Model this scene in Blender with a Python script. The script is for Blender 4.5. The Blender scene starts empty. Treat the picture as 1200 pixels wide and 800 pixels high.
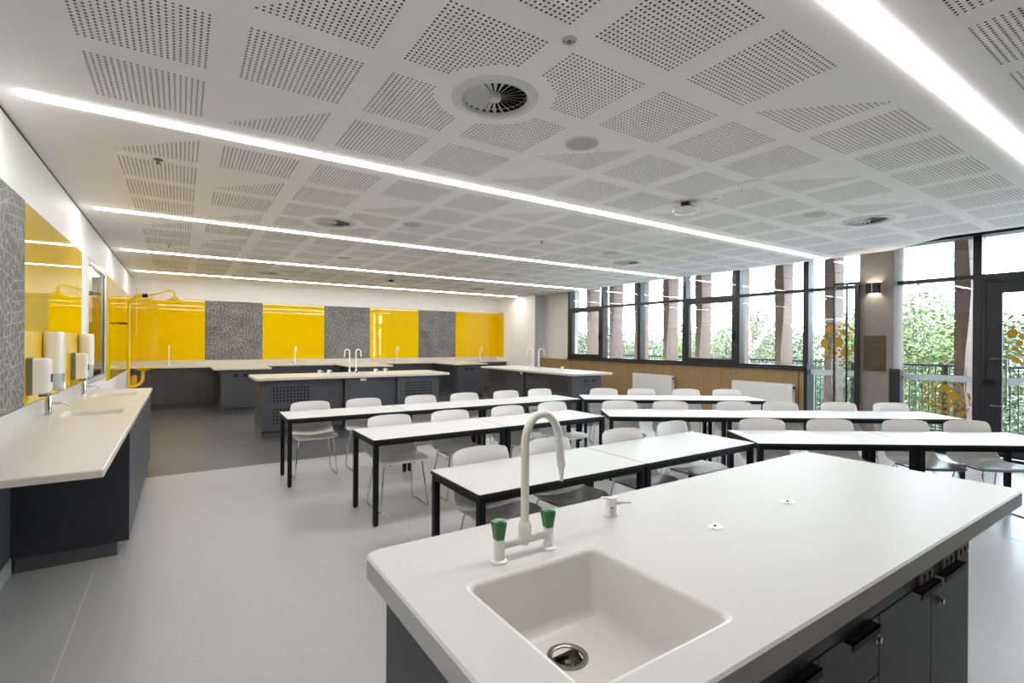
import bpy, bmesh, math, random
from mathutils import Vector, Matrix
random.seed(7)
PI = math.pi
S = bpy.context.scene
COL = S.collection

# ------------------------------------------------------------------ camera, sky, exposure
F_PX, YAW, ROLL, CAM_H = 582.0, 0.5885, 0.0065, 1.53
cd = bpy.data.cameras.new('camera'); cam = bpy.data.objects.new('camera', cd); COL.objects.link(cam)
cd.sensor_width = 36.0; cd.sensor_fit = 'HORIZONTAL'; cd.lens = F_PX / 1200 * 36
cd.shift_y = 1.5 / 1200; cd.clip_start = 0.02; cd.clip_end = 400
fw = Vector((math.sin(YAW), math.cos(YAW), 0)); rt = Vector((math.cos(YAW), -math.sin(YAW), 0)); up = Vector((0, 0, 1))
# image rolled clockwise by ROLL: camera axes turn counter-clockwise
cr = rt * math.cos(ROLL) + up * math.sin(ROLL); cu = up * math.cos(ROLL) - rt * math.sin(ROLL)
M = Matrix((cr, cu, -fw)).transposed().to_4x4(); M.translation = (0, 0, CAM_H)
cam.matrix_world = M
S.camera = cam

wd = bpy.data.worlds.new('overcast_sky'); S.world = wd; wd.use_nodes = True
wn = wd.node_tree.nodes; wl = wd.node_tree.links
bg = wn['Background']; bg.inputs['Color'].default_value = (0.74, 0.87, 1.0, 1); bg.inputs['Strength'].default_value = 11.5
S.view_settings.view_transform = 'Standard'; S.view_settings.look = 'None'
S.view_settings.gamma = 1.0; S.view_settings.use_curve_mapping = False
S.view_settings.exposure = 0.58
STRIP_POWER = 24.0

# ------------------------------------------------------------------ dimensions
XL, XW, YB, YF, H = -0.92, 9.05, 14.05, -1.5, 2.95
BZ = 0.95          # bench height
TZ = 0.72          # student table height

# ------------------------------------------------------------------ materials
def lin(c):
    return tuple(((v / 255) / 12.92 if v / 255 <= 0.04045 else ((v / 255 + 0.055) / 1.055) ** 2.4) for v in c) + (1,)
MATS = {}
def mat(name, rgb, rough=0.5, metal=0.0, var=0.05, scale=8.0, bump=0.0, bscale=200.0, coat=0.0, spec=0.5, stretch=None, emit=None):
    m = bpy.data.materials.new(name); m.use_nodes = True; MATS[name] = m
    nt = m.node_tree; N = nt.nodes; L = nt.links; b = N['Principled BSDF']
    b.inputs['Roughness'].default_value = rough; b.inputs['Metallic'].default_value = metal
    b.inputs['Specular IOR Level'].default_value = spec
    b.inputs['Coat Weight'].default_value = coat; b.inputs['Coat Roughness'].default_value = 0.03
    tc = N.new('ShaderNodeTexCoord'); src = tc.outputs['Object']
    if stretch:
        mp = N.new('ShaderNodeMapping'); mp.inputs['Scale'].default_value = stretch; L.new(src, mp.inputs['Vector']); src = mp.outputs['Vector']
    ns = N.new('ShaderNodeTexNoise'); ns.inputs['Scale'].default_value = scale; ns.inputs['Detail'].default_value = 4; L.new(src, ns.inputs['Vector'])
    rp = N.new('ShaderNodeValToRGB'); c = lin(rgb)
    rp.color_ramp.elements[0].position = 0.3; rp.color_ramp.elements[1].position = 0.7
    rp.color_ramp.elements[0].color = tuple(max(0, v * (1 - var)) for v in c[:3]) + (1,)
    rp.color_ramp.elements[1].color = tuple(min(1, v * (1 + var)) for v in c[:3]) + (1,)
    L.new(ns.outputs['Fac'], rp.inputs['Fac']); L.new(rp.outputs['Color'], b.inputs['Base Color'])
    if bump:
        n2 = N.new('ShaderNodeTexNoise'); n2.inputs['Scale'].default_value = bscale; L.new(tc.outputs['Object'], n2.inputs['Vector'])
        bp = N.new('ShaderNodeBump'); bp.inputs['Strength'].default_value = bump; bp.inputs['Distance'].default_value = 0.002
        L.new(n2.outputs['Fac'], bp.inputs['Height']); L.new(bp.outputs['Normal'], b.inputs['Normal'])
    if emit:
        b.inputs['Emission Color'].default_value = emit[0]; b.inputs['Emission Strength'].default_value = emit[1]
    return m

mat('paint_white', (242, 240, 237), 0.55, var=0.012, scale=3)
mat('paint_cream', (226, 222, 214), 0.55, var=0.012, scale=3)
mat('dim_wall_brown', (70, 62, 55), 0.6, var=0.08, scale=6)  # unseen front wall, dark so little light bounces back
mat('paint_white_shaded', (190, 189, 187), 0.55, var=0.012, scale=3)  # white wall paint with shade put into the colour
mat('ceiling_white', (250, 248, 246), 0.75, var=0.01, scale=2)
mat('void_black', (20, 20, 20), 0.9, var=0.1)
mat('shadow_gap', (60, 60, 60), 0.8, var=0.05)
mat('vinyl_light', (164, 164, 164), 0.36, var=0.035, scale=55, bump=0.15, bscale=120)
mat('vinyl_dark', (82, 82, 85), 0.38, var=0.06, scale=55, bump=0.15, bscale=120)
mat('vinyl_seam', (196, 194, 190), 0.5)
mat('solid_surface', (195, 193, 188), 0.42, spec=0.35, var=0.008, scale=12)
mat('solid_surface_warm', (208, 202, 190), 0.30, var=0.008, scale=12)
mat('sink_white', (216, 213, 206), 0.3, var=0.01, scale=6)
mat('cabinet_charcoal', (72, 72, 77), 0.45, var=0.04, scale=30)
mat('cabinet_dark', (50, 50, 54), 0.5, var=0.04, scale=30)
mat('kick_grey', (92, 92, 92), 0.45, var=0.05, scale=20)
mat('black_metal', (16, 16, 18), 0.5, var=0.08, scale=20, spec=0.3)
mat('black_plastic', (18, 18, 19), 0.45, var=0.08)
mat('table_white', (208, 208, 206), 0.45, spec=0.4, var=0.006, scale=10)
mat('edge_black', (28, 28, 30), 0.5, var=0.05)
mat('chair_white', (241, 239, 234), 0.42, var=0.01, scale=8)
mat('chrome', (205, 205, 205), 0.14, 1.0, var=0.02)
mat('steel_brushed', (160, 158, 152), 0.28, 1.0, var=0.05, scale=40)
mat('enamel_white', (232, 231, 228), 0.25, var=0.008, coat=0.3)
mat('tap_cream', (238, 235, 228), 0.28, var=0.008, coat=0.2)
mat('tap_green', (12, 110, 48), 0.28, var=0.06, coat=0.4)
mat('plastic_clear', (186, 190, 200), 0.25, var=0.05)
mat('plastic_grey', (116, 112, 106), 0.4, var=0.04)
mat('dispenser_white', (232, 228, 220), 0.3, var=0.01)
mat('shower_yellow', (232, 196, 10), 0.35, var=0.03, coat=0.3)
mat('canister_orange', (214, 150, 20), 0.4, var=0.05)
mat('frame_black', (27, 29, 34), 0.35, var=0.05, scale=20)
mat('concrete_brown', (128, 121, 113), 0.75, var=0.06, scale=6, bump=0.2, bscale=60)
mat('bronze', (88, 78, 60), 0.34, 0.75, var=0.08, scale=12)
mat('bronze_dark', (70, 60, 44), 0.4, 0.6, var=0.08)
mat('sandstone', (112, 90, 82), 0.8, var=0.09, scale=5, bump=0.3, bscale=70)
mat('railing_metal', (52, 56, 60), 0.5, var=0.05)
mat('paving', (200, 202, 204), 0.7, var=0.08, scale=4)
mat('balcony_paving', (206, 206, 206), 0.7, var=0.08, scale=4)
mat('bounce_ground', (170, 170, 160), 0.9, var=0.2, scale=2)  # unseen ground, lightened to reflect daylight onto the ceiling
mat('render_white', (226, 226, 226), 0.7, var=0.02)
mat('grille_white', (214, 214, 212), 0.4, var=0.01)
mat('speaker_grey', (192, 192, 191), 0.6, var=0.08, scale=300)
mat('gold_film', (176, 138, 34), 0.35, 0.35, var=0.08, scale=10)
mat('radiator_white', (226, 226, 224), 0.35, var=0.008)
mat('leaf_green', (74, 90, 42), 0.6, var=0.45, scale=1.2)
mat('leaf_pale', (90, 96, 72), 0.6, var=0.35, scale=1.2)
mat('leaf_deep', (54, 68, 38), 0.6, var=0.45, scale=1.2)
mat('bark_pale', (206, 198, 186), 0.8, var=0.15, scale=6)
mat('bark_brown', (110, 92, 74), 0.85, var=0.2, scale=6)
mat('oak_veneer', (150, 122, 84), 0.42, var=0.16, scale=5, stretch=(1.0, 9.0, 0.5))
mat('strip_diffuser', (255, 255, 255), 0.5, emit=((1.0, 0.985, 0.965, 1), STRIP_POWER))
mat('sconce_lamp', (255, 240, 215), 0.5, emit=((1.0, 0.86, 0.68, 1), 80))
mat('recess_fill_glow', (255, 255, 255), 0.5, emit=((1.0, 0.97, 0.94, 1), 14))  # glow of the light added in the left wall recess

def glass(name, tint=(0.97, 0.99, 0.98, 1), ior=1.45, boost=1.0):
    m = bpy.data.materials.new(name); m.use_nodes = True; MATS[name] = m
    nt = m.node_tree; N = nt.nodes; L = nt.links
    for n in list(N):
        if n.type == 'BSDF_PRINCIPLED': N.remove(n)
    t = N.new('ShaderNodeBsdfTransparent'); t.inputs['Color'].default_value = tint
    g = N.new('ShaderNodeBsdfGlossy'); g.inputs['Roughness'].default_value = 0.0
    lw = N.new('ShaderNodeLayerWeight'); lw.inputs['Blend'].default_value = 0.5
    pw = N.new('ShaderNodeMath'); pw.operation = 'POWER'; pw.inputs[1].default_value = 5.0; L.new(lw.outputs['Facing'], pw.inputs[0])
    fr = N.new('ShaderNodeMath'); fr.operation = 'MULTIPLY_ADD'; fr.inputs[1].default_value = 0.9; fr.inputs[2].default_value = 0.035; L.new(pw.outputs[0], fr.inputs[0])
    mx = N.new('ShaderNodeMixShader')
    L.new(fr.outputs[0], mx.inputs['Fac']); L.new(t.outputs[0], mx.inputs[1]); L.new(g.outputs[0], mx.inputs[2])
    L.new(mx.outputs[0], N['Material Output'].inputs['Surface'])
    return m
glass('window_glass')
glass('clear_acrylic', (0.9, 0.9, 0.9, 1))
# frosted band
m = bpy.data.materials.new('frosted_film'); m.use_nodes = True; MATS['frosted_film'] = m
N = m.node_tree.nodes; L = m.node_tree.links; b = N['Principled BSDF']; b.inputs['Base Color'].default_value = (0.55, 0.6, 0.62, 1); b.inputs['Roughness'].default_value = 0.7
t = N.new('ShaderNodeBsdfTransparent'); mx = N.new('ShaderNodeMixShader'); mx.inputs['Fac'].default_value = 0.55
L.new(t.outputs[0], mx.inputs[1]); L.new(b.outputs[0], mx.inputs[2]); L.new(mx.outputs[0], N['Material Output'].inputs['Surface'])

# glossy back-painted yellow glass
m = mat('yellow_glass', (232, 190, 0), 0.6, var=0.02, scale=2, coat=1.0, spec=0.0)
m.node_tree.nodes['Principled BSDF'].inputs['Coat Roughness'].default_value = 0.01
m.node_tree.nodes['Principled BSDF'].inputs['Coat IOR'].default_value = 1.5

def pattern_mat(name, sc, base, line, dot):
    m = bpy.data.materials.new(name); m.use_nodes = True; MATS[name] = m
    nt = m.node_tree; N = nt.nodes; L = nt.links; b = N['Principled BSDF']; b.inputs['Roughness'].default_value = 0.6
    tc = N.new('ShaderNodeTexCoord'); val = None
    def add(a, bb, op='MAXIMUM'):
        n = N.new('ShaderNodeMath'); n.operation = op; L.new(a, n.inputs[0]); L.new(bb, n.inputs[1]); return n.outputs[0]
    sp = N.new('ShaderNodeSeparateXYZ'); L.new(tc.outputs['Object'], sp.inputs[0])
    hz = add(sp.outputs['X'], sp.outputs['Y'], 'ADD')
    def op(o, a, c):
        n = N.new('ShaderNodeMath'); n.operation = o; L.new(a, n.inputs[0]); n.inputs[1].default_value = c; return n.outputs[0]
    rnd = random.Random(5)
    for k in range(11):
        an = PI * k / 11 + rnd.uniform(-.1, .1); fq = sc * rnd.uniform(.35, .75)
        d = add(op('MULTIPLY', hz, math.cos(an) * fq), op('MULTIPLY', sp.outputs['Z'], math.sin(an) * fq), 'ADD')
        fr = op('FRACT', op('ADD', d, rnd.random()), 0)
        ln = op('LESS_THAN', fr, 0.0036 * fq)
        nz = N.new('ShaderNodeTexNoise'); nz.inputs['Scale'].default_value = 3.0; nz.inputs['Detail'].default_value = 0
        mp = N.new('ShaderNodeMapping'); mp.inputs['Location'].default_value = (k * 3.1, k * 1.7, k * 5.3); L.new(tc.outputs['Object'], mp.inputs['Vector']); L.new(mp.outputs['Vector'], nz.inputs['Vector'])
        ln = add(ln, op('GREATER_THAN', nz.outputs['Fac'], 0.5), 'MULTIPLY')
        val = ln if val is None else add(val, ln)
    v = N.new('ShaderNodeTexVoronoi'); v.feature = 'F1'; v.inputs['Scale'].default_value = sc * 1.0; L.new(tc.outputs['Object'], v.inputs['Vector'])
    lt = N.new('ShaderNodeMath'); lt.operation = 'LESS_THAN'; lt.inputs[1].default_value = dot; L.new(v.outputs['Distance'], lt.inputs[0])
    val = add(val, lt.outputs[0])
    mix = N.new('ShaderNodeMix'); mix.data_type = 'RGBA'; mix.inputs['A'].default_value = lin(base); mix.inputs['B'].default_value = lin(line)
    L.new(val, mix.inputs['Factor']); L.new(mix.outputs['Result'], b.inputs['Base Color'])
pattern_mat('pinboard_pattern', 20.0, (92, 90, 88), (172, 172, 170), 0.14)

# ------------------------------------------------------------------ mesh helper
class MB:
    def __init__(s): s.v = []; s.f = []; s.m = []; s.mats = []
    def mi(s, m):
        if m is None: return 0
        if m not in s.mats: s.mats.append(m)
        return s.mats.index(m)
    def add(s, vs, fs, m=None):
        o = len(s.v); k = s.mi(m); s.v += [tuple(p) for p in vs]
        for f in fs: s.f.append([o + i for i in f]); s.m.append(k)
        return s
    def box(s, x0, x1, y0, y1, z0, z1, m=None):
        x0, x1 = min(x0, x1), max(x0, x1); y0, y1 = min(y0, y1), max(y0, y1); z0, z1 = min(z0, z1), max(z0, z1)
        vs = [(x0, y0, z0), (x1, y0, z0), (x1, y1, z0), (x0, y1, z0), (x0, y0, z1), (x1, y0, z1), (x1, y1, z1), (x0, y1, z1)]
        return s.add(vs, [(0, 3, 2, 1), (4, 5, 6, 7), (0, 1, 5, 4), (1, 2, 6, 5), (2, 3, 7, 6), (3, 0, 4, 7)], m)
    def prism(s, pts, z0, z1, m=None):
        n = len(pts); vs = [(x, y, z0) for x, y in pts] + [(x, y, z1) for x, y in pts]
        fs = [tuple(range(n - 1, -1, -1)), tuple(range(n, 2 * n))] + [(i, (i + 1) % n, n + (i + 1) % n, n + i) for i in range(n)]
        return s.add(vs, fs, m)
    def tube(s, path, r, n=10, m=None, cap=True):
        P = [Vector(p) for p in path]; k = len(P); rs = r if isinstance(r, (list, tuple)) else [r] * k
        T = [(P[min(i + 1, k - 1)] - P[max(i - 1, 0)]).normalized() for i in range(k)]
        ref = Vector((0, 0, 1)) if abs(T[0].z) < 0.9 else Vector((1, 0, 0))
        u = T[0].cross(ref).normalized(); vs = []
        for i in range(k):
            u = (u - T[i] * u.dot(T[i])).normalized(); w = T[i].cross(u)
            for j in range(n):
                a = 2 * PI * j / n; vs.append(P[i] + (u * math.cos(a) + w * math.sin(a)) * rs[i])
        fs = [(i * n + j, i * n + (j + 1) % n, (i + 1) * n + (j + 1) % n, (i + 1) * n + j) for i in range(k - 1) for j in range(n)]
        if cap: fs += [tuple(range(n - 1, -1, -1)), tuple(range((k - 1) * n, k * n))]
        return s.add(vs, fs, m)
    def lathe(s, prof, c=(0, 0, 0), n=20, m=None, axis='Z', cap=True):
        vs = []
        for r, h in prof:
            for j in range(n):
                a = 2 * PI * j / n; x, y = r * math.cos(a), r * math.sin(a)
                p = (x, y, h) if axis == 'Z' else ((h, x, y) if axis == 'X' else (y, h, x))
                vs.append((c[0] + p[0], c[1] + p[1], c[2] + p[2]))
        k = len(prof)
        fs = [(i * n + j, i * n + (j + 1) % n, (i + 1) * n + (j + 1) % n, (i + 1) * n + j) for i in range(k - 1) for j in range(n)]
        if cap: fs += [tuple(range(n - 1, -1, -1)), tuple(range((k - 1) * n, k * n))]
        return s.add(vs, fs, m)
    def loops(s, Ls, m=None, cap0=False, cap1=False):
        n = len(Ls[0]); vs = [p for l in Ls for p in l]
        fs = [(i * n + j, i * n + (j + 1) % n, (i + 1) * n + (j + 1) % n, (i + 1) * n + j) for i in range(len(Ls) - 1) for j in range(n)]
        if cap0: fs.append(tuple(range(n - 1, -1, -1)))
        if cap1: fs.append(tuple(range((len(Ls) - 1) * n, len(Ls) * n)))
        return s.add(vs, fs, m)
    def mesh(s, name, m=None, smooth=False, fix=True):
        me = bpy.data.meshes.new(name); me.from_pydata(s.v, [], s.f)
        for k in (s.mats or [m]):
            if k: me.materials.append(MATS[k])
        me.polygons.foreach_set('material_index', s.m)
        if fix:
            bm = bmesh.new(); bm.from_mesh(me); bmesh.ops.recalc_face_normals(bm, faces=bm.faces); bm.to_mesh(me); bm.free()
        if smooth:
            me.polygons.foreach_set('use_smooth', [True] * len(me.polygons))
            me.set_sharp_from_angle(angle=math.radians(40))
        me.update(); return me
    def build(s, name, m=None, parent=None, smooth=False, bevel=0, loc=None):
        return link(name, s.mesh(name, m, smooth), parent, bevel, loc)
def link(name, me, parent=None, bevel=0, loc=None):
    o = bpy.data.objects.new(name, me); COL.objects.link(o)
    if parent: o.parent = parent
    if loc: o.location = loc
    if bevel:
        b = o.modifiers.new('bevel', 'BEVEL'); b.width = bevel; b.segments = 2; b.limit_method = 'ANGLE'
    return o
def tag(o, label, cat, group=None):
    o['label'] = label; o['category'] = cat
    if group: o['group'] = group
    return o
def struct(o, label=None):
    o['kind'] = 'structure'
    if label: o['label'] = label
    return o
def empty(name, loc=(0, 0, 0), rz=0):
    o = bpy.data.objects.new(name, None); COL.objects.link(o); o.location = loc; o.rotation_euler = (0, 0, rz); o.empty_display_size = 0.1
    return o
def thing(name, label, cat, loc=(0, 0, 0), rz=0, group=None): return tag(empty(name, loc, rz), label, cat, group)
def copy_tree(o, parent=None):
    c = o.copy(); COL.objects.link(c); c.parent = parent
    for ch in list(o.children): copy_tree(ch, c)
    return c
def rr(x0, x1, y0, y1, r, n=5):
    pts = []
    for cx, cy, a0 in ((x1 - r, y0 + r, -PI / 2), (x1 - r, y1 - r, 0), (x0 + r, y1 - r, PI / 2), (x0 + r, y0 + r, PI)):
        for i in range(n + 1):
            a = a0 + PI / 2 * i / n; pts.append((cx + r * math.cos(a), cy + r * math.sin(a)))
    return pts

ORD = ['first', 'second', 'third', 'fourth', 'fifth', 'sixth', 'seventh', 'eighth', 'ninth', 'tenth', 'eleventh', 'twelfth', 'thirteenth', 'fourteenth']

# ------------------------------------------------------------------ floor
fl = struct(MB().box(XL - 0.2, XW + 0.15, YF - 0.2, YB + 0.2, -0.2, -0.004).build('floor', 'kick_grey'), 'vinyl floor in light and dark grey')
YD = 6.85
MB().box(XL, XW, YF, YD, -0.004, 0.0).build('light_vinyl', 'vinyl_light', fl)['label'] = 'light speckled grey vinyl'
MB().box(XL, XW, YD, YB, -0.004, 0.0).build('dark_vinyl', 'vinyl_dark', fl)['label'] = 'dark charcoal vinyl'
for x in (-0.47, 1.52, 3.5, 5.5, 7.5):
    MB().box(x - 0.003, x + 0.003, YF, 4.45 if x < 0 else YD, 0.0, 0.0008).build('weld_seam', 'vinyl_seam', fl)

# ------------------------------------------------------------------ ceiling with perforated panels
PX, PY, BS = 0.667, 0.672, 0.53
X0 = -0.487                       # first cell edge
def perf_tile(name, keep, nh=20, cell_w=PX, cell_d=PY, r=0.0064, depth=0.012, cuts=()):
    """plate at z=0 (underside), holes are real recesses going up to a dark backing"""
    mb = MB(); d = BS / nh; mx = (cell_w - BS) / 2; my = (cell_d - BS) / 2
    W, D = cell_w, cell_d
    for a in ((0, 0, W, my), (0, D - my, W, D), (0, my, mx, D - my), (W - mx, my, W, D - my)):
        nx, ny = (max(1, round((a[2] - a[0]) / .011)), max(1, round((a[3] - a[1]) / .011))) if cuts else (1, 1)
        for p in range(nx):
            for q in range(ny):
                u0, u1, v0, v1 = a[0] + (a[2] - a[0]) * p / nx, a[0] + (a[2] - a[0]) * (p + 1) / nx, a[1] + (a[3] - a[1]) * q / ny, a[1] + (a[3] - a[1]) * (q + 1) / ny
                if any(math.hypot((u0 + u1) / 2 - k[0], (v0 + v1) / 2 - k[1]) < .2 for k in cuts): continue
                mb.add([(u0, v0, 0), (u1, v0, 0), (u1, v1, 0), (u0, v1, 0)], [(3, 2, 1, 0)], 'ceiling_white')
    n = 8
    for i in range(nh):
        for j in range(nh):
            x, y = mx + i * d, my + j * d; cx, cy = x + d / 2, y + d / 2
            if any(math.hypot(cx - k[0], cy - k[1]) < .2 for k in cuts): continue
            if not keep(i, j, cx, cy):
                mb.add([(x, y, 0), (x + d, y, 0), (x + d, y + d, 0), (x, y + d, 0)], [(3, 2, 1, 0)], 'ceiling_white'); continue
            ring = [(cx + r * math.cos(2 * PI * (k + .5) / n), cy + r * math.sin(2 * PI * (k + .5) / n)) for k in range(n)]
            cs = [(x + d, y + d), (x, y + d), (x, y), (x + d, y)]
            vs = [(p[0], p[1], 0) for p in cs] + [(p[0], p[1], 0) for p in ring]
            fs = []
            # ring k=0,1 -> corner 0 ; 2,3 -> corner1 ; 4,5 -> 2 ; 6,7 -> 3
            for q in range(4):
                a = 4 + 2 * q; b2 = 4 + 2 * q + 1; nx = 4 + (2 * q + 2) % n
                fs.append((q, b2, a)); fs.append((q, (q + 1) % 4, nx, b2))
            mb.add(vs, [tuple(reversed(f)) if False else f for f in fs], 'ceiling_white')
            w = [(p[0], p[1], 0) for p in ring] + [(p[0], p[1], depth) for p in ring]
            mb.add(w, [(k, (k + 1) % n, n + (k + 1) % n, n + k) for k in range(n)], 'shadow_gap')
            mb.add([(p[0], p[1], depth) for p in ring], [tuple(range(n))], 'void_black')
    return mb.mesh(name, fix=False)
ALL = lambda i, j, x, y: True
TRI = lambda i, j, x, y: i + j >= 19
me_full = perf_tile('perforated_panel', ALL); me_tri = perf_tile('perforated_panel', TRI)
strips_y = [-1.45, 0.945, 3.965, 6.925, 9.845, 12.69]
SW = 0.046                         # half width of a light strip
DIFF = [(1.515, 2.465), (6.51, 2.465), (1.515, 6.12), (6.51, 6.12), (1.515, 11.4), (6.51, 11.4)]
def clearance(cx0, cy0, tri):
    near = [(dx, dy) for dx, dy in DIFF if math.hypot(dx - cx0 - PX / 2, dy - cy0 - PY / 2) < 0.8]
    if not near: return me_tri if tri else me_full
    key = tuple((round(dx - cx0, 2), round(dy - cy0, 2)) for dx, dy in near) + (tri,)
    if key not in CL:
        CL[key] = perf_tile('perforated_panel', lambda i, j, x, y: (not tri or i + j >= 19) and all(math.hypot(x - k[0], y - k[1]) > 0.35 for k in key[:-1]), cuts=key[:-1])
    return CL[key]
CL = {}
ceil = MB()
def cplate(x0, x1, y0, y1):
    ceil.add([(x0, y0, H), (x1, y0, H), (x1, y1, H), (x0, y1, H)], [(3, 2, 1, 0)])
NCOL = 14; XE = X0 + NCOL * PX     # 8.851
TRIS = {(1, 0, 1), (1, 0, 3), (4, 0, 2), (4, 0, 3), (5, 0, 0), (7, 0, 1), (9, 0, 1), (7, 0, 3), (10, 0, 2), (0, 1, 0), (1, 1, 1), (1, 1, 3), (3, 1, 1), (5, 1, 0),
        (0, 2, 0), (1, 2, 1), (4, 2, 2), (6, 1, 2), (8, 1, 0), (10, 1, 3), (3, 2, 3), (7, 2, 1), (9, 2, 3), (2, 3, 1), (5, 3, 0), (8, 3, 2), (11, 2, 0)}
tiles = []
for b in range(-1, 5):
    sy0 = strips_y[b + 1]; sy1 = strips_y[b + 2] if b < 4 else YB
    ra = sy0 + SW; rb = (sy1 - SW) if b < 4 else YB
    nrow = 4 if b < 4 else 1
    st = sy0 + 0.17 if b == 4 else ((sy0 if b >= 0 else sy1 - 2.975) + sy1) / 2 - 2 * PY
    cut = b <= 0
    xe = XE
    cplate(XL, X0, ra, rb)
    if b == -1: st += 2 * PY; nrow = 2; j0 = 2
    else: j0 = 0
    for j in range(j0, j0 + nrow):
        for i in range(NCOL):
            x, y = X0 + i * PX, st + (j - j0) * PY
            if b == -1 and not ((j == 3 and i >= 4) or (j == 2 and i >= 5)): cplate(x, x + PX, y, y + PY); continue
            if b <= 0 and x + PX > 8.3 and y < 2.95: continue
            tiles.append((x, y, clearance(x, y, (i, b, j) in TRIS)))
    cplate(X0, XE, ra, st); cplate(X0, XE, st + nrow * PY, rb)
    cplate(XE, 8.905, ra, rb) if b > 0 else None
# right-hand edge of the nearest bays, with the diagonal cut near the column
xc = X0 + 13 * PX
ceil.add([(XE, 3.1, H), (8.905, 3.1, H), (8.905, strips_y[2] - SW, H), (XE, strips_y[2] - SW, H)], [(3, 2, 1, 0)])
st0 = (strips_y[1] + strips_y[2]) / 2 - 2 * PY
yk = st0 + 3 * PY if st0 + 2 * PY < 2.95 else st0 + 2 * PY
ceil.add([(xc, 2.28, H), (8.312, 2.28, H), (8.905, 3.1, H), (8.905, yk, H), (xc, yk, H)], [(4, 3, 2, 1, 0)])
ceil.add([(xc, YF, H), (8.312, YF, H), (8.312, 2.28, H), (xc, 2.28, H)], [(3, 2, 1, 0)])
for k, y in enumerate(strips_y):   # ceiling beyond the strip ends
    if k == 0: continue
    cplate(XL, -0.78, y - SW, y + SW); cplate(8.62 if k == 5 else XE - 0.01, 8.905 if k > 1 else 8.32, y - SW, y + SW)
cplate(XL, XE, YF, strips_y[0] + SW)
co = struct(ceil.build('ceiling', 'ceiling_white'), 'white plasterboard ceiling with square perforated panels')
for x, y, me in tiles: link('perforated_panel', me, co, loc=(x, y, H))
# closed void above the ceiling
vo = MB().box(XL - 0.2, 11.3, YF - 0.2, YB + 0.2, 3.34, 3.5).build('roof_slab', 'render_white', co)
# ceiling edge fascia, dark
fa = MB()
edge = [(8.905, YB), (8.905, 3.1), (8.312, 2.28), (8.312, YF)]
for (xa, ya), (xb, yb) in zip(edge, edge[1:]):
    fa.add([(xa, ya, H), (xb, yb, H), (xb, yb, 3.34), (xa, ya, 3.34)], [(0, 1, 2, 3)])
fa.build('ceiling_edge', 'frame_black', co)

# linear lights
for k, y in enumerate(strips_y):
    if k == 0: continue
    x1 = 8.62 if k == 5 else XE - 0.01
    if k < 2: x1 = 8.3
    lab = ['recessed linear ceiling light behind the camera', 'recessed linear ceiling light passing the top right corner, nearest in view', 'longest recessed linear ceiling light, just beyond the large swirl diffuser',
           'recessed linear ceiling light, second beyond the large swirl diffuser', 'recessed linear ceiling light, second from the back wall', 'recessed linear ceiling light closest to the back wall'][k]
    t = thing('linear_light', lab, 'light', (0, y, H), group='recessed linear ceiling lights')
    MB().box(-0.776, x1 - .004, -SW + .006, SW - .006, -.008, .004).build('diffuser', 'strip_diffuser', t)
    r = MB()
    for a, b2 in ((-SW, -SW + .006), (SW - .006, SW)): r.box(-0.78, x1, a, b2, 0, 0.05)
    r.box(-0.78, -0.776, -SW, SW, 0, 0.05).box(x1 - .004, x1, -SW, SW, 0, 0.05).box(-0.78, x1, -SW, SW, 0.045, 0.05)
    r.build('trim', 'paint_white', t)

# swirl diffusers
def swirl(x, y, lab):
    t = thing('air_diffuser', lab, 'air vent', (x, y, H), group='round swirl air diffusers')
    MB().lathe([(0.255, 0), (0.253, -0.006), (0.225, -0.014), (0.20, -0.014), (0.19, -0.004), (0.186, 0.03)], n=40, cap=False).build('ring', 'grille_white', t, True)
    MB().lathe([(0.187, 0.005), (0.187, 0.09), (0.0, 0.09)], n=32, cap=False).build('duct', 'void_black', t)
    MB().lathe([(0.0, -0.012), (0.03, -0.012), (0.036, -0.004), (0.036, 0.02)], n=20, cap=False).build('hub', 'grille_white', t, True)
    bl = MB(); tl = math.radians(36)
    vs = []
    for r0, wd2 in ((0.034, 0.006), (0.188, 0.034)):
        for s in (-1, 1):
            vs.append((r0, s * wd2 / 2 * math.cos(tl), -0.004 + 0.012 + s * wd2 / 2 * math.sin(tl) * 0.9))
    bl.add(vs + [(a, b2, c + 0.0015) for a, b2, c in vs], [(0, 1, 3, 2), (6, 7, 5, 4), (0, 2, 6, 4), (1, 5, 7, 3), (0, 4, 5, 1), (2, 3, 7, 6)])
    me = bl.mesh('blade', 'grille_white')
    for k in range(24):
        o = link('blade', me, t); o.rotation_euler = (0, 0, 2 * PI * k / 24)
for (x, y), lab in zip(DIFF, ('large round swirl air diffuser nearest the camera', 'round swirl air diffuser near the concrete column', 'round swirl air diffuser beyond the longest light, left side',
                              'round swirl air diffuser beyond the longest light, near the windows', 'round swirl air diffuser near the back wall, left side', 'round swirl air diffuser near the back wall, right side')): swirl(x, y, lab)
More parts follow.
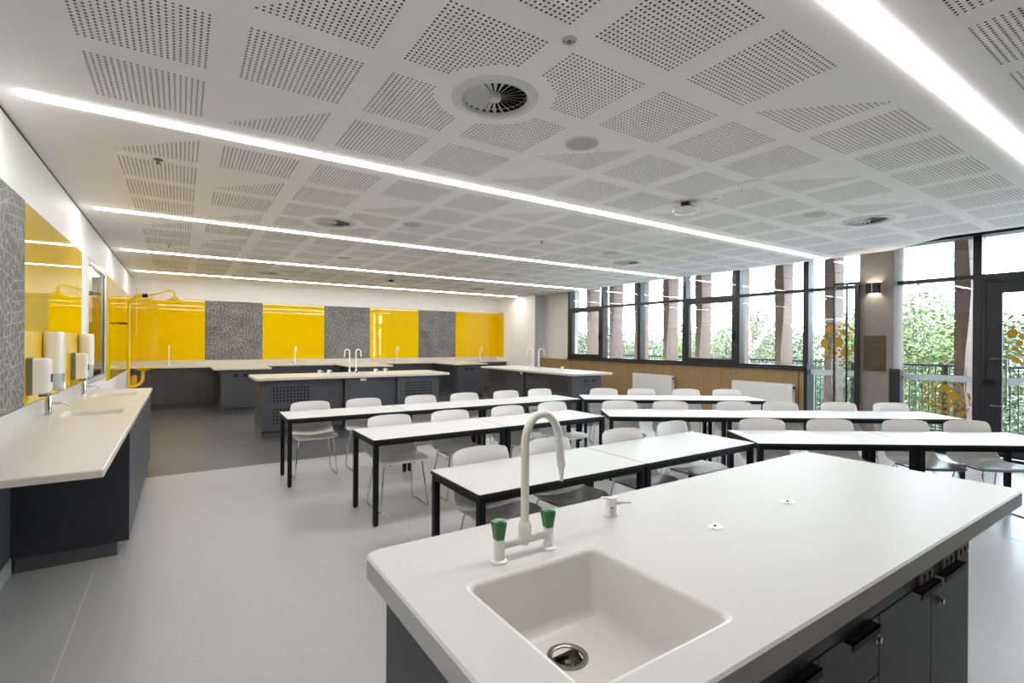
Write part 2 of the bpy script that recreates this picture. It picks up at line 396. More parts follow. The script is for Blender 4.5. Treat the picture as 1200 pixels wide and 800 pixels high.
# loudspeakers
for k, (x, y) in enumerate([(2.366, 2.666), (5.739, 2.672), (2.32, 5.665), (5.589, 5.622), (2.30, 8.585), (5.65, 8.6)]):
    t = thing('ceiling_speaker', 'round grey ceiling speaker, ' + ['beside the large swirl diffuser', 'beside the swirl diffuser by the column', 'left one beyond the longest light', 'right one beyond the longest light', 'left one in the third ceiling bay', 'right one in the third ceiling bay'][k], 'speaker', (x, y, H), group='round ceiling speakers')
    MB().lathe([(0.122, 0), (0.120, -0.006), (0.108, -0.006), (0.106, 0.0)], n=32, cap=False).build('rim', 'grille_white', t, True)
    MB().lathe([(0.0, -0.003), (0.107, -0.003), (0.107, 0.002)], n=32, cap=False).build('grille', 'speaker_grey', t)
t = thing('blank_cover', 'flat round white cover plate on ceiling right of smoke detector', 'cover plate', (4.21, 2.48, H))
MB().lathe([(0.12, 0), (0.118, -0.008), (0.0, -0.010)], n=32, cap=False).build('plate', 'paint_white', t, True)
MB().lathe([(0.126, -0.001), (0.119, -0.004)], n=32, cap=False).build('rim', 'grille_white', t, True)
t = thing('motion_sensor', 'small round grey sensor on ceiling above large swirl diffuser', 'sensor', (1.508, 1.793, H))
MB().lathe([(0.036, 0), (0.034, -0.005), (0.0, -0.007)], n=24, cap=False).build('base', 'speaker_grey', t, True)
MB().lathe([(0.013, -0.006), (0.011, -0.011), (0.006, -0.008), (0.0, -0.008)], n=16, cap=False).build('lens', 'plastic_grey', t, True)
for dx, dy in ((0.018, -0.012), (-0.018, 0.012)): MB().lathe([(0.004, -0.004), (0.004, -0.0075), (0, -0.0075)], (dx, dy, 0), 8, cap=False).build('screw', 'black_plastic', t)
t = thing('smoke_detector', 'small white smoke detector with black slots on ceiling', 'smoke detector', (4.26, 2.88, H))
MB().lathe([(0.055, 0), (0.055, -0.012), (0.048, -0.022), (0.034, -0.03), (0.032, -0.045), (0.0, -0.047)], n=24, cap=False).build('body', 'paint_white', t, True)
MB().lathe([(0.0335, -0.033), (0.0335, -0.040)], n=24, cap=False).build('slot_ring', 'black_plastic', t)
def wifi(x, y, lab):
    t = thing('access_point', lab, 'access point', (x, y, H), math.radians(20)); t.scale = (1.22, 1.22, 1.1)
    b2 = MB(); b2.box(-0.03, 0.03, -0.03, 0.03, -0.035, 0)
    for k in range(4):
        a = PI / 4 + k * PI / 2; b2.tube([(0, 0, -0.03), (0.095 * math.cos(a), 0.095 * math.sin(a), -0.055)], 0.009, 6)
    b2.build('bracket', 'black_plastic', t)
    MB().lathe([(0.0, -0.05), (0.10, -0.055), (0.112, -0.065), (0.10, -0.085), (0.05, -0.098), (0.0, -0.10)], n=28, cap=False).build('dome', 'enamel_white', t, True)
    MB().lathe([(0.0, -0.1015), (0.006, -0.1)], n=8, cap=False).build('indicator', 'plastic_grey', t)
wifi(4.22, 3.19, 'white domed fitting on black cross bracket below ceiling, centre right')
wifi(4.0, 11.0, 'far white domed fitting on black bracket between the last two lights')
for x, y, lab in ((-0.155, 4.79, 'small sprinkler head near the left wall beyond the longest light'), (-0.15, 8.98, 'small sprinkler head near the left wall in the third bay'), (4.19, 5.54, 'small sprinkler head at ceiling centre beyond the longest light')):
    t = thing('sprinkler', lab, 'sprinkler', (x, y, H), group='sprinkler heads')
    MB().lathe([(0.036, 0), (0.034, -0.004), (0.0, -0.005)], n=20, cap=False).build('rosette', 'chrome', t, True)
    MB().lathe([(0.008, -0.004), (0.008, -0.03), (0.016, -0.032), (0.016, -0.035), (0, -0.035)], n=10, cap=False).build('head', 'plastic_grey', t, True)

# ------------------------------------------------------------------ walls
WH = 3.34
w = MB()
# left wall with a glazed opening (Y 7.62..9.2, Z 1.0..2.46)
GY0, GY1, GZ0, GZ1 = 7.62, 9.25, 1.05, 2.46
w.box(XL - 0.2, XL, YF - 0.2, GY0, 0, WH).box(XL - 0.2, XL, GY1, YB, 0, WH).box(XL - 0.2, XL, GY0, GY1, 0, GZ0).box(XL - 0.2, XL, GY0, GY1, GZ1, WH)
wl_ = struct(w.build('wall_left', 'paint_white'), 'white left wall')
MB().box(XL, XL + 0.004, YF, YB, H - 0.012, H).build('shadow_line', 'black_plastic', wl_)
struct(MB().box(XL - 0.2, XW + 0.4, YB, YB + 0.2, 0, WH).build('wall_back', 'paint_white'), 'white back wall')
struct(MB().box(XL - 0.2, XW + 0.4, YF - 0.2, YF, 0, WH).build('wall_front', 'dim_wall_brown'), 'unseen wall behind the camera, darkened to cut bounced light')  # kept dark and close so the island front stays shaded
w = MB(); YJ, YFR = 11.9, 10.66
w.box(8.75, XW + 0.3, YJ, YB, 0, WH, 'paint_white')
w.box(XW + 0.1, XW + 0.3, YFR, YJ, 0, WH, 'paint_cream')
w.box(8.98, XW + 0.25, 4.32, YFR, 0, 1.085, 'paint_cream')
w.box(XW - 0.05, XW + 0.25, YF - .2, -0.32, 0, WH, 'paint_white')
wr = struct(w.build('wall_right'), 'right wall with windows')
MB().box(8.755, 8.752 + 0.39, YJ - 0.004, YJ, 0, H).build('pier_shade_face', 'paint_white_shaded', wr)  # grey sheet paints the shade on this side of the pier
# oak dado panels, each a board of its own
bo = [11.89, 10.6, 9.5, 8.3, 7.1, 5.9, 4.42]
for a, b2 in zip(bo, bo[1:]):
    MB().box(8.945, 8.98, b2 + 0.003, a - 0.003, 0.1, 1.075).build('oak_panel', 'oak_veneer', wr, bevel=0.0015)
MB().box(8.945, 8.98, 4.325, 4.405, 0.0, 1.075).build('oak_panel', 'oak_veneer', wr)
MB().box(8.95, 8.98, 4.405, 4.42, 0.0, 1.075).build('shadow_joint', 'black_plastic', wr)
struct(MB().box(8.90, XW - 0.03, 4.31, 10.62, 1.085, 1.115).build('trim_1', 'frame_black'), 'dark window sill capping')
struct(MB().box(8.93, 8.985, 4.31, 11.89, 1.075, 1.085).build('trim_2', 'oak_veneer'), 'oak top edge')
struct(MB().box(8.955, 8.98, 4.42, 11.89, 0, 0.1).build('baseboard_right', 'kick_grey'), 'grey skirting below oak panels')
struct(MB().box(XL, XL + 0.012, YF, 4.5, 0, 0.11).build('baseboard_left', 'vinyl_light'), 'light grey coved skirting')
MB().box(XL, XL + 0.008, YF, 4.5, 0.11, 0.915).build('dark_panel', 'cabinet_charcoal', wl_)['label'] = 'dark panel below the bench'

# coloured wall panels
def wall_panel(parent, box, m, lab):
    o = MB().box(*box).build('wall_panel', m, None, bevel=0.0015); tag(o, lab, 'wall panel'); return o
PZ0, PZ1 = 1.065, 2.5
bx = [XL + 0.008, 0.483, 1.738, 3.241, 4.492, 5.975, 7.229, 8.745]
labs = ['glossy yellow glass wall panel at back left corner', 'grey patterned pinboard, leftmost on the back wall', 'glossy yellow glass wall panel between first two grey pinboards', 'grey patterned pinboard, middle one on the back wall',
        'glossy yellow glass wall panel between the second and third grey pinboards', 'grey patterned pinboard, rightmost on the back wall', 'glossy yellow glass wall panel at back right corner']
for k in range(7):
    wall_panel(None, (bx[k] + .002, bx[k + 1] - .002, YB - (.008 if k % 2 == 0 else .014), YB, PZ0, PZ1), 'yellow_glass' if k % 2 == 0 else 'pinboard_pattern', labs[k])
wall_panel(None, (8.742, 8.75, 13.6, YB - .01, PZ0, PZ1), 'yellow_glass', 'narrow glossy yellow glass wall panel on the return wall, back right')
wall_panel(None, (XL, XL + .008, 9.5, YB - .01, PZ0 - .15, PZ1), 'yellow_glass', 'long glossy yellow glass wall panel behind the safety shower')
wall_panel(None, (XL, XL + .008, 4.777, 7.21, PZ0, PZ1), 'yellow_glass', 'glossy yellow glass wall panel behind the soap dispensers')
wall_panel(None, (XL, XL + .014, 2.4, 4.773, PZ0, PZ1), 'pinboard_pattern', 'grey line patterned pinboard at left edge of the picture')

# glazed opening in the left wall
t = struct(empty('window_1', (XL, 0, 0)), 'white framed glazed opening in left wall')
f = MB()
for a, b2, c, d in ((GY0 - .3, GY0 - .02, GZ0 - .1, GZ1 + .06),): pass
f.box(-0.2, 0.02, GY0 - .05, GY0, GZ0, GZ1).box(-0.2, 0.02, GY1, GY1 + .05, GZ0, GZ1).box(-0.2, 0.02, GY0 - .05, GY1 + .05, GZ1, GZ1 + .05).box(-0.2, 0.02, GY0 - .05, GY1 + .05, GZ0 - .05, GZ0)
f.build('frame', 'enamel_white', t)
MB().box(-0.012, -0.006, GY0, GY1, GZ0, GZ1).build('pane', 'window_glass', t)
MB().box(-0.7, -0.68, GY0 - .3, GY1 + .8, 0.4, WH).box(-0.7, -0.2, GY0 - .32, GY0 - .3, 0.4, WH).box(-0.7, -0.2, GY1 + .8, GY1 + .82, 0.4, WH).box(-0.7, -0.2, GY0 - .3, GY1 + .8, WH - .02, WH).box(-0.7, -.2, GY0 - .3, GY1 + .8, .4, .42).build('recess_lining', 'paint_cream', t)
MB().box(-.11, -.04, GY0 + .1, GY1 - .1, GZ1 - .03, GZ1 - .012).build('recess_fill_light', 'recess_fill_glow', t)  # added light to brighten the recess, no lamp known here
MB().box(-0.16, -0.13, GY0 + .02, GY1 - .02, 1.78, GZ1 - .02).build('blind', 'paint_cream', t)
MB().box(-0.128, -0.10, GY0 + .95, GY0 + 1.1, 1.85, 2.0).build('control_box', 'plastic_grey', t)
MB().tube([(-.11, GY0 + 1.02, 2.0), (-.11, GY0 + 1.0, 2.2), (-.11, GY0 + 1.03, 2.42)], 0.006, 6).build('cord', 'plastic_grey', t)
MB().box(-0.16, -0.13, GY0 + .6, GY0 + .64, GZ0, 1.78).build('mullion', 'frame_black', t)
MB().lathe([(0.03, 0), (0.03, 0.03), (0.0, 0.035)], (-0.09, GY1 - .35, 1.35), 12, axis='X').build('knob', 'black_plastic', t)

# ------------------------------------------------------------------ windows along the right wall
def pane(parent, y0, y1, z0, z1, x=XW, name='pane'):
    return MB().box(x - .004, x + .004, y0, y1, z0, z1).build(name, 'window_glass', parent)
FR, ZT0, ZT1, ZTOP = 0.045, 2.44, 2.495, 3.05
def bay(n, y1, y0, zs, casement, lab):
    """bay between mullion centrelines y1 (far) and y0 (near)"""
    t = struct(empty('window_%d' % n, (0, 0, 0)), lab)
    MB().box(XW - .06, XW + .12, y0 - FR, y0 + FR, zs - .005, ZTOP).build('mullion', 'frame_black', t, bevel=.003)
    f = MB(); f.box(XW - .05, XW + .06, y0 + FR, y1 - FR, ZT0, ZT1); f.box(XW - .05, XW + .06, y0 + FR, y1 - FR, zs - .005, zs + .045)
    f.build('transom', 'frame_black', t)
    pane(t, y0 + FR, y1 - FR, ZT1, ZTOP)
    if casement:
        c = MB(); a, b2, q = y0 + FR, y1 - FR, .075
        c.box(XW - .055, XW + .03, a, a + q, zs + .045, ZT0).box(XW - .055, XW + .03, b2 - q, b2, zs + .045, ZT0).box(XW - .055, XW + .03, a + q, b2 - q, zs + .045, zs + .045 + q).box(XW - .055, XW + .03, a + q, b2 - q, ZT0 - q, ZT0)
        co_ = c.build('sash', 'frame_black', t, bevel=.003); pane(co_, a + q, b2 - q, zs + .045 + q, ZT0 - q)
        MB().box(XW - .085, XW - .055, a + .02, a + .045, 1.62, 1.78).build('catch', 'black_metal', co_)
    else: pane(t, y0 + FR, y1 - FR, zs + .045, ZT0)
    return t
MU = [10.62, 9.328, 8.087, 6.822, 5.594, 4.327]
for k in range(5):
    t = bay(2 + k, MU[k], MU[k + 1], 1.12, k in (0, 3), ['dark framed window with opening sash at far end of the window wall', 'dark framed fixed window, second from the far end', 'dark framed fixed window, third from the far end',
        'dark framed window with opening sash, fourth from the far end', 'dark framed fixed window, nearest above the oak panels'][k])
    if k == 0: MB().box(XW - .06, XW + .12, MU[0] - FR, MU[0] + .05, 1.115, ZTOP).build('mullion', 'frame_black', t)
t7 = bay(7, MU[5], 3.46, 0.04, False, 'tall glazed bay with gold dotted globe left of the column')
MB().box(8.93, XW + .12, 4.268, 4.324, 0, 1.2).build('mullion', 'frame_black', t7)
t8 = bay(8, 3.05, 2.105, 0.04, False, 'tall glazed bay between column and door')
struct(MB().box(XW - .12, XW + .14, YF, 10.66, ZTOP - .03, WH).build('trim_3', 'frame_black'), 'dark head beam above the windows')
struct(MB().box(XW - .07, XW + .14, -.3, 4.3, 0.0, 0.05).build('trim_4', 'frame_black'), 'dark threshold below full height glazing')
for n, (a, b2) in enumerate(((1.0, -0.3),)):
    bay(9 + n, a, b2, 0.04, False, 'tall glazed bay right of the door, outside the picture')

# dotted globes (flat film on glass)
def globe(parent, cy, cz, rad, seed, x=XW - .0055):
    rnd = random.Random(seed); mb = MB(); placed = []
    for _ in range(1500):
        a = rnd.random() * 2 * PI; rr_ = rad * math.sqrt(rnd.random()); r = rnd.choice((.02, .025, .03, .035, .045, .06, .085)) * rad / .36
        y, z = rr_ * math.cos(a), rr_ * math.sin(a); sq = math.sqrt(max(0.08, 1 - (rr_ / rad) ** 2))
        if all(math.hypot(y - p[0], z - p[1]) > (r + p[2]) * 0.93 for p in placed) and rr_ + r * sq * .6 < rad:
            placed.append((y, z, r, a, sq))
    for y, z, r, a, sq in placed:
        vs = []
        for k in range(14):
            th = 2 * PI * k / 14; u, v = r * math.cos(th) * sq, r * math.sin(th)
            vs.append((x, cy + y + u * math.cos(a) - v * math.sin(a), cz + z + u * math.sin(a) + v * math.cos(a)))
        mb.add(vs + [(x - .0008, p[1], p[2]) for p in vs], [tuple(range(14)), tuple(range(27, 13, -1))] + [(k, (k + 1) % 14, 14 + (k + 1) % 14, 14 + k) for k in range(14)])
    o = mb.build('dotted_globe', 'gold_film', parent); o['label'] = 'globe of gold film dots on the glass'; o['kind'] = 'stuff'; return o
globe(t7, 3.80, 1.56, .36, 3)
globe(t8, 2.47, 0.75, .30, 5)
MB().box(XW - .0058, XW - .0045, MU[5] - FR, 3.46 + FR, 1.02, 1.11).build('frosted_band', 'frosted_film', t7)
MB().box(XW - .0058, XW - .0045, 2.15, 3.0, 1.02, 1.11).build('frosted_band', 'frosted_film', t8)

# glazed exit door
t = struct(empty('door_1', (0, 0, 0)), 'dark framed glazed exit door at right edge')
MB().box(XW - .06, XW + .1, 1.0, 2.06, ZT0 - .06, ZT1).box(XW - .06, XW + .1, 0.955, 1.045, .05, ZTOP).box(XW - .055, XW + .08, 2.02, 2.06, .05, ZT0).build('frame', 'frame_black', t)
pane(t, 1.045, 2.06, ZT1, ZTOP)
lf = MB().box(XW - .045, XW + .01, 1.86, 2.02, .06, 2.38).box(XW - .045, XW + .01, 1.05, 1.21, .06, 2.38).box(XW - .045, XW + .01, 1.21, 1.86, 2.23, 2.38).box(XW - .045, XW + .01, 1.21, 1.86, .06, .3).build('leaf', 'frame_black', t, bevel=.003)
pane(lf, 1.21, 1.86, .3, 2.23, XW - .015)
MB().box(XW - .0205, XW - .0195, 1.21, 1.86, 1.02, 1.11).build('frosted_band', 'frosted_film', lf)
globe(lf, 1.53, 1.63, .40, 9, XW - .0205)
hb = MB(); hx = XW - .12
hb.tube([(XW - .045, 1.95, 1.36), (hx, 1.95, 1.36), (hx, 1.80, 1.36), (hx, 1.80, .74), (hx, 1.95, .74), (XW - .045, 1.95, .74)], .011, 10)
hb.build('pull_handle', 'steel_brushed', lf)
lk = MB().box(XW - .075, XW - .045, 1.95, 2.05, 1.0, 1.08).build('lock', 'black_metal', lf)
MB().tube([(XW - .075, 1.98, 1.04), (XW - .10, 1.98, 1.04), (XW - .10, 1.88, 1.04)], .009, 8).build('lever', 'black_metal', lk)
# inner door leaf folded back in front of the glazing left of the column
t = struct(empty('door_2', (0, 0, 0)), 'slim black framed glass door leaf folded back beside the column')
x0 = 8.80
f = MB(); ya, yb = 3.485, 3.80
f.box(x0 - .02, x0 + .02, ya - .05, ya + .01, .02, 2.52).box(x0 - .02, x0 + .02, yb - .025, yb, .02, 2.52).box(x0 - .02, x0 + .02, ya, yb, 2.48, 2.52).box(x0 - .02, x0 + .02, ya, yb, .02, .1).box(x0 - .012, x0 + .012, 3.60, 3.622, .1, 2.48)
f.build('leaf_frame', 'frame_black', t)
pane(t, ya + .01, yb - .025, .1, 2.48, x0)
MB().lathe([(0.03, 0), (0.034, -0.02), (0.0, -0.05)], (x0 - .02, 3.57, .98), 16, axis='X').build('knob', 'chrome', t, True)
MB().box(x0 - .05, x0 - .02, 3.60, 3.70, 1.2, 1.215).build('lever', 'black_metal', t)

# column with sconce, plaque
t = struct(MB().box(8.86, 9.17, 3.01, 3.46, 0, WH).build('trim_5', 'concrete_brown', bevel=.006), 'square concrete column')
sc = thing('wall_sconce', 'black up and down wall light on concrete column', 'lamp', (8.86, 3.255, 2.40))
MB().box(-.012, 0, -.05, .05, -.05, .05).build('back_plate', 'black_metal', sc)
MB().box(-.10, -.012, -.085, .085, -.078, -.074).box(-.10, -.095, -.085, .085, -.078, .078).box(-.10, -.012, -.085, -.08, -.078, .078).box(-.10, -.012, .08, .085, -.078, .078)
s2 = MB().box(-.10, -.095, -.085, .085, -.078, .078).box(-.095, -.004, -.085, -.08, -.078, .078).box(-.095, -.004, .08, .085, -.078, .078)
s2.build('shade', 'black_metal', sc)
MB().box(-.1015, -.1, -.004, .004, -.078, .078).build('chrome_line', 'chrome', sc)
MB().box(-.075, -.03, -.05, .05, -.02, .02).build('lamp', 'sconce_lamp', sc)
pq = thing('plaque', 'bronze dedication plaque fixed to concrete column', 'plaque', (8.86, 3.25, 1.405))
MB().box(-.012, 0, -.145, .145, -.27, .27).build('plate', 'bronze', pq, bevel=.002)
for z0, hw in ((.17, .09), (.09, .075), (.06, .08), (.03, .07), (.0, .05)):
    MB().box(-.0128, -.012, -hw, hw, z0, z0 + .010).build('engraved_line', 'bronze_dark', pq)
for y in (-.11, .11):
    MB().lathe([(0.012, 0), (0.012, -.004), (0, -.005)], (-.012, y, -.22), 12, axis='X').build('fixing', 'bronze_dark', pq)
bxo = thing('column_cabinet', 'tall narrow dark box mounted at side of concrete column', 'service box', (8.84, 3.0, 0))
MB().box(-.02, .10, -.09, .05, .0, 1.18).build('body', 'cabinet_dark', bxo, bevel=.003)
MB().box(-.024, -.02, -.08, .04, .04, 1.15).build('door', 'frame_black', bxo)

# ------------------------------------------------------------------ radiators
for (y1, y0), lab in zip(((8.08, 6.98), (5.565, 4.45)), ('white panel radiator under the windows, farther one', 'white panel radiator under the windows, nearer one')):
    t = thing('radiator', lab, 'radiator', (8.79, y0, 0), group='radiators on the oak panelling')
    wd2 = y1 - y0
    [MB().box(p_, p_ + .02, 0, wd2, .24, .83).build('panel', 'radiator_white', t) for p_ in (0, .07)]
    [MB().box(-.004, .094, p_, p_ + .006, .24, .845).build('side_cover', 'radiator_white', t) for p_ in (-.006, wd2)]
    g = MB()
    for k in range(int(wd2 / .033)): g.box(.008, .082, .012 + k * .033, .03 + k * .033, .832, .845)
    g.build('top_grille', 'radiator_white', t)
    g = MB()
    for k in range(int(wd2 / .04)): g.box(-.006, 0, .014 + k * .04, .034 + k * .04, .27, .80)
    g.build('flutes', 'radiator_white', t)
    MB().box(.02, .06, -.03, -.006, .76, .80).build('valve', 'black_plastic', t)
    [MB().box(.09, .154, p_, p_ + .04, .3, .8).build('bracket', 'radiator_white', t) for p_ in (.1, wd2 - .14)]

# ------------------------------------------------------------------ worktops
def worktop(name, lab, x0, x1, y0, y1, th, m, sinks=(), r=.03, z=BZ, group=None, hole_at=None):
    t = thing(name, lab, 'worktop', (0, 0, 0), group=group)
    bm = bmesh.new(); e = .006
    outer = rr(x0, x1, y0, y1, r); inset = rr(x0 + e, x1 - e, y0 + e, y1 - e, max(r - e, .004))
    def ring(pts, zz): 
        vs = [bm.verts.new((x, y, zz)) for x, y in pts]; return vs
    def edges(vs): return [bm.edges.new((vs[i], vs[(i + 1) % len(vs)])) for i in range(len(vs))]
    def bridge(a, b2):
        for i in range(len(a)): bm.faces.new((a[i], a[(i + 1) % len(a)], b2[(i + 1) % len(a)], b2[i]))
    top = ring(inset, z); mid = ring(outer, z - e * .8); bot = ring(outer, z - th)
    bridge(mid, top); bridge(bot, mid)
    te = edges_of = [bm.edges.get((top[i], top[(i + 1) % len(top)])) for i in range(len(top))]
    be = [bm.edges.get((bot[i], bot[(i + 1) % len(bot)])) for i in range(len(bot))]
    allt, allb = list(te), list(be)
    for (sx0, sx1, sy0, sy1, dep) in sinks:
        hole = ring(rr(sx0 - .014, sx1 + .014, sy0 - .014, sy1 + .014, .034), z); hb_ = ring(rr(sx0 - .014, sx1 + .014, sy0 - .014, sy1 + .014, .034), z - th)
        allt += edges(hole); allb += edges(hb_)
    bmesh.ops.triangle_fill(bm, edges=allt, use_beauty=True, normal=(0, 0, 1)); bmesh.ops.triangle_fill(bm, edges=allb, use_beauty=True, normal=(0, 0, -1))
    bmesh.ops.recalc_face_normals(bm, faces=bm.faces)
    me = bpy.data.meshes.new('top'); bm.to_mesh(me); bm.free(); me.materials.append(MATS[m])
    me.polygons.foreach_set('use_smooth', [True] * len(me.polygons)); me.set_sharp_from_angle(angle=math.radians(35))
    link('top', me, t)
    for si, (sx0, sx1, sy0, sy1, dep) in enumerate(sinks):
        L_ = []
        for off, dz, rad in ((-.014, 0, .034), (-.008, -.0015, .03), (-.003, -.005, .027), (0, -.012, .025), (.003, -dep + .03, .024), (.008, -dep + .012, .022), (.018, -dep + .003, .02), (.035, -dep, .02)):
            L_.append([(x, y, z + dz) for x, y in rr(sx0 + off, sx1 - off, sy0 + off, sy1 - off, rad)])
        if hole_at:
            hx_, hy_, hr_ = hole_at; last = L_[-1]
            L_.append([(hx_ + hr_ * (x - hx_) / math.hypot(x - hx_, y - hy_), hy_ + hr_ * (y - hy_) / math.hypot(x - hx_, y - hy_), z - dep - .002) for x, y, _ in last])
        s = MB().loops(L_, cap1=not hole_at).build('sink', 'sink_white', t, True); s['label'] = 'moulded white sink'
    return t
def drain(parent, x, y, z, r=.045):
    d = MB().lathe([(r * .86, -.012), (r, -.001), (r, .0025), (r * .84, .0035), (r * .76, .001), (r * .72, -.006), (r * .70, -.012)], (x, y, z), 32, cap=False).build('drain', 'steel_brushed', parent, True)
    MB().lathe([(r * .71, -.010), (r * .66, -.020), (r * .45, -.024), (r * .22, -.021), (r * .17, -.012), (0, -.011)], (x, y, z), 28, cap=False).build('basket', 'steel_brushed', d, True)
    s = MB()
    for k in range(14):
        a = 2 * PI * k / 14; c, q = math.cos(a), math.sin(a)
        def pt(rad, w, dz): return (x + c * rad - q * w, y + q * rad + c * w, z + dz)
        s.add([pt(r * .28, .0012, -.0195), pt(r * .62, .0025, -.0185), pt(r * .62, -.0025, -.0185), pt(r * .28, -.0012, -.0195)], [(0, 1, 2, 3)])
    s.build('slots', 'black_plastic', d)

# ------------------------------------------------------------------ taps and fittings
def gooseneck(name, lab, loc, rz, hgt=.40, reach=.115, group=None, green=False, detail=True, r=.0145):
    t = thing(name, lab, 'tap', loc, rz, group)
    zb = .03
    MB().lathe([(r * 2.0, 0), (r * 2.0, .006), (r * 1.35, .012), (r * 1.35, zb + .03), (r, zb + .045)], n=16, cap=False).build('base', 'tap_cream', t, True)
    rad = reach / 2; pts = [(0, 0, zb), (0, 0, hgt - rad)]
    for k in range(1, 13):
        a = PI * k / 12; pts.append((rad - rad * math.cos(a), 0, hgt - rad + rad * math.sin(a)))
    pts.append((reach + .004, 0, hgt - rad - .05))
    MB().tube(pts, r * .85, 12).build('spout', 'tap_cream', t, True)
    MB().tube([(reach + .004, 0, hgt - rad - .05), (reach + .005, 0, hgt - rad - .06), (reach + .007, 0, hgt - rad - .10)], [r, r, r * .45], 12).build('nozzle', 'tap_cream', t, True)
    h = MB().tube([(0, -.035, .03), (0, -.05, .03)], [.014, .017], 10).build('handle', 'tap_green' if green else 'black_plastic', t, True)
    return t
def gas_tap(lab, loc, rz, group=None, sc_=1.0):
    t = thing('gas_tap', lab, 'gas tap', loc, rz, group)
    MB().lathe([(.024 * sc_, 0), (.024 * sc_, .004), (.02 * sc_, .008), (.016 * sc_, .05 * sc_), (.014 * sc_, .056 * sc_), (0, .058 * sc_)], n=18, cap=False).build('body', 'enamel_white', t, True)
    MB().tube([(.012 * sc_, 0, .042 * sc_), (.03 * sc_, 0, .042 * sc_), (.034 * sc_, 0, .042 * sc_), (.07 * sc_, 0, .042 * sc_)], [.008 * sc_, .008 * sc_, .005 * sc_, .0035 * sc_], 8).build('nozzle', 'enamel_white', t, True)
    MB().box(-.012 * sc_, .012 * sc_, -.03 * sc_, -.012 * sc_, .035 * sc_, .065 * sc_).build('lever', 'enamel_white', t, bevel=.002)
    MB().box(-.035 * sc_, .02 * sc_, -.007 * sc_, .007 * sc_, .056 * sc_, .061 * sc_).build('top_lever', 'enamel_white', t, bevel=.001)
    MB().lathe([(.003, 0), (.003, -.002), (0, -.002)], (0, -.0165 * sc_, .03 * sc_), 8, axis='Y').build('mark', 'black_plastic', t)
    return t

# ------------------------------------------------------------------ cabinet units (front faces -Y in local space, width along +X)
def tab_pull(parent, xc_, z, w2=.15, y=-.02):
    return MB().box(xc_ - w2 / 2, xc_ + w2 / 2, y - .021, y + .0, z - .004, z).box(xc_ - w2 / 2, xc_ + w2 / 2, y - .021, y - .018, z - .018, z).build('handle', 'black_metal', parent)
def cam_lock(parent, xc_, z, y=-.018):
    return MB().lathe([(.012, 0), (.012, -.008), (.008, -.010), (.008, -.016), (0, -.016)], (xc_, y, z), 16, axis='Y', cap=False).build('lock', 'chrome', parent, True)
def perf_door(x0, x1, z0, z1, nx, nz, hx0, hx1, hz0, hz1, hole):
    """door board in the XZ plane with real square holes"""
    mb = MB(); px = (hx1 - hx0) / nx; pz = (hz1 - hz0) / nz
    def q(a, b2, c, d, y=-.018, m='cabinet_charcoal'): mb.add([(a, y, c), (b2, y, c), (b2, y, d), (a, y, d)], [(0, 1, 2, 3)], m)
    q(x0, x1, z0, hz0); q(x0, x1, hz1, z1); q(x0, hx0, hz0, hz1); q(hx1, x1, hz0, hz1)
    for i in range(nx):
        for j in range(nz):
            a, c = hx0 + i * px, hz0 + j * pz; cx, cz = a + px / 2, c + pz / 2; s = hole / 2
            O = [(a, -.018, c), (a + px, -.018, c), (a + px, -.018, c + pz), (a, -.018, c + pz)]
            I = [(cx - s, -.018, cz - s), (cx + s, -.018, cz - s), (cx + s, -.018, cz + s), (cx - s, -.018, cz + s)]
            B = [(p[0], -.004, p[2]) for p in I]
            mb.add(O + I, [(k, (k + 1) % 4, 4 + (k + 1) % 4, 4 + k) for k in range(4)], 'cabinet_charcoal')
            mb.add(I + B, [(k, (k + 1) % 4, 4 + (k + 1) % 4, 4 + k) for k in range(4)], 'cabinet_dark')
            mb.add(B, [(0, 1, 2, 3)], 'void_black')
    mb.add([(x0, -.018, z0), (x1, -.018, z0), (x1, -.018, z1), (x0, -.018, z1), (x0, 0, z0), (x1, 0, z0), (x1, 0, z1), (x0, 0, z1)], [(1, 0, 4, 5), (2, 1, 5, 6), (3, 2, 6, 7), (0, 3, 7, 4)], 'cabinet_charcoal')
    return mb
def cabinet(lab, loc, rz, width, depth, ztop, fronts, zkick=.1, group=None, name='cabinet', body='cabinet_charcoal', kick_in=.05):
    """fronts: list of dicts(kind, x0,x1,z0,z1, ...)"""
    t = thing(name, lab, 'cabinet', loc, rz, group)
    MB().box(.001, width - .001, 0, depth, zkick, ztop).build('carcass', body, t)
    MB().box(.0, width, kick_in, depth - .02, 0, zkick).build('kickboard', 'kick_grey' if body != 'cabinet_dark' else 'black_plastic', t)
    for fr in fronts:
        g = .002; x0, x1, z0, z1 = fr['x0'] + g, fr['x1'] - g, fr['z0'] + g, fr['z1'] - g
        if 'perf' in fr:
            o = perf_door(x0, x1, z0, z1, *fr['perf']).build('vented_door', None, t)
        elif 'louvre' in fr:
            o = MB().box(x0, x1, -.018, 0, z0, z1).build('vented_door', 'cabinet_charcoal', t)
            s = MB()
            for k in range(7): zc = z1 - .08 - k * .04; s.box(x0 + .05, x1 - .05, -.022, -.016, zc, zc + .014)
            s.build('slot', 'black_plastic', o)
        else:
            o = MB().box(x0, x1, -.018, 0, z0, z1).build(fr.get('kind', 'door'), 'cabinet_charcoal', t, bevel=.001)
        if 'pull' in fr: tab_pull(o, fr['pull'], z1 + .002, fr.get('pw', .12))
        if 'lock' in fr: cam_lock(o, fr['lock'][0], fr['lock'][1])
        if 'knobs' in fr:
            for kx in fr['knobs']: cam_lock(o, kx, z1 - .05)
    return t
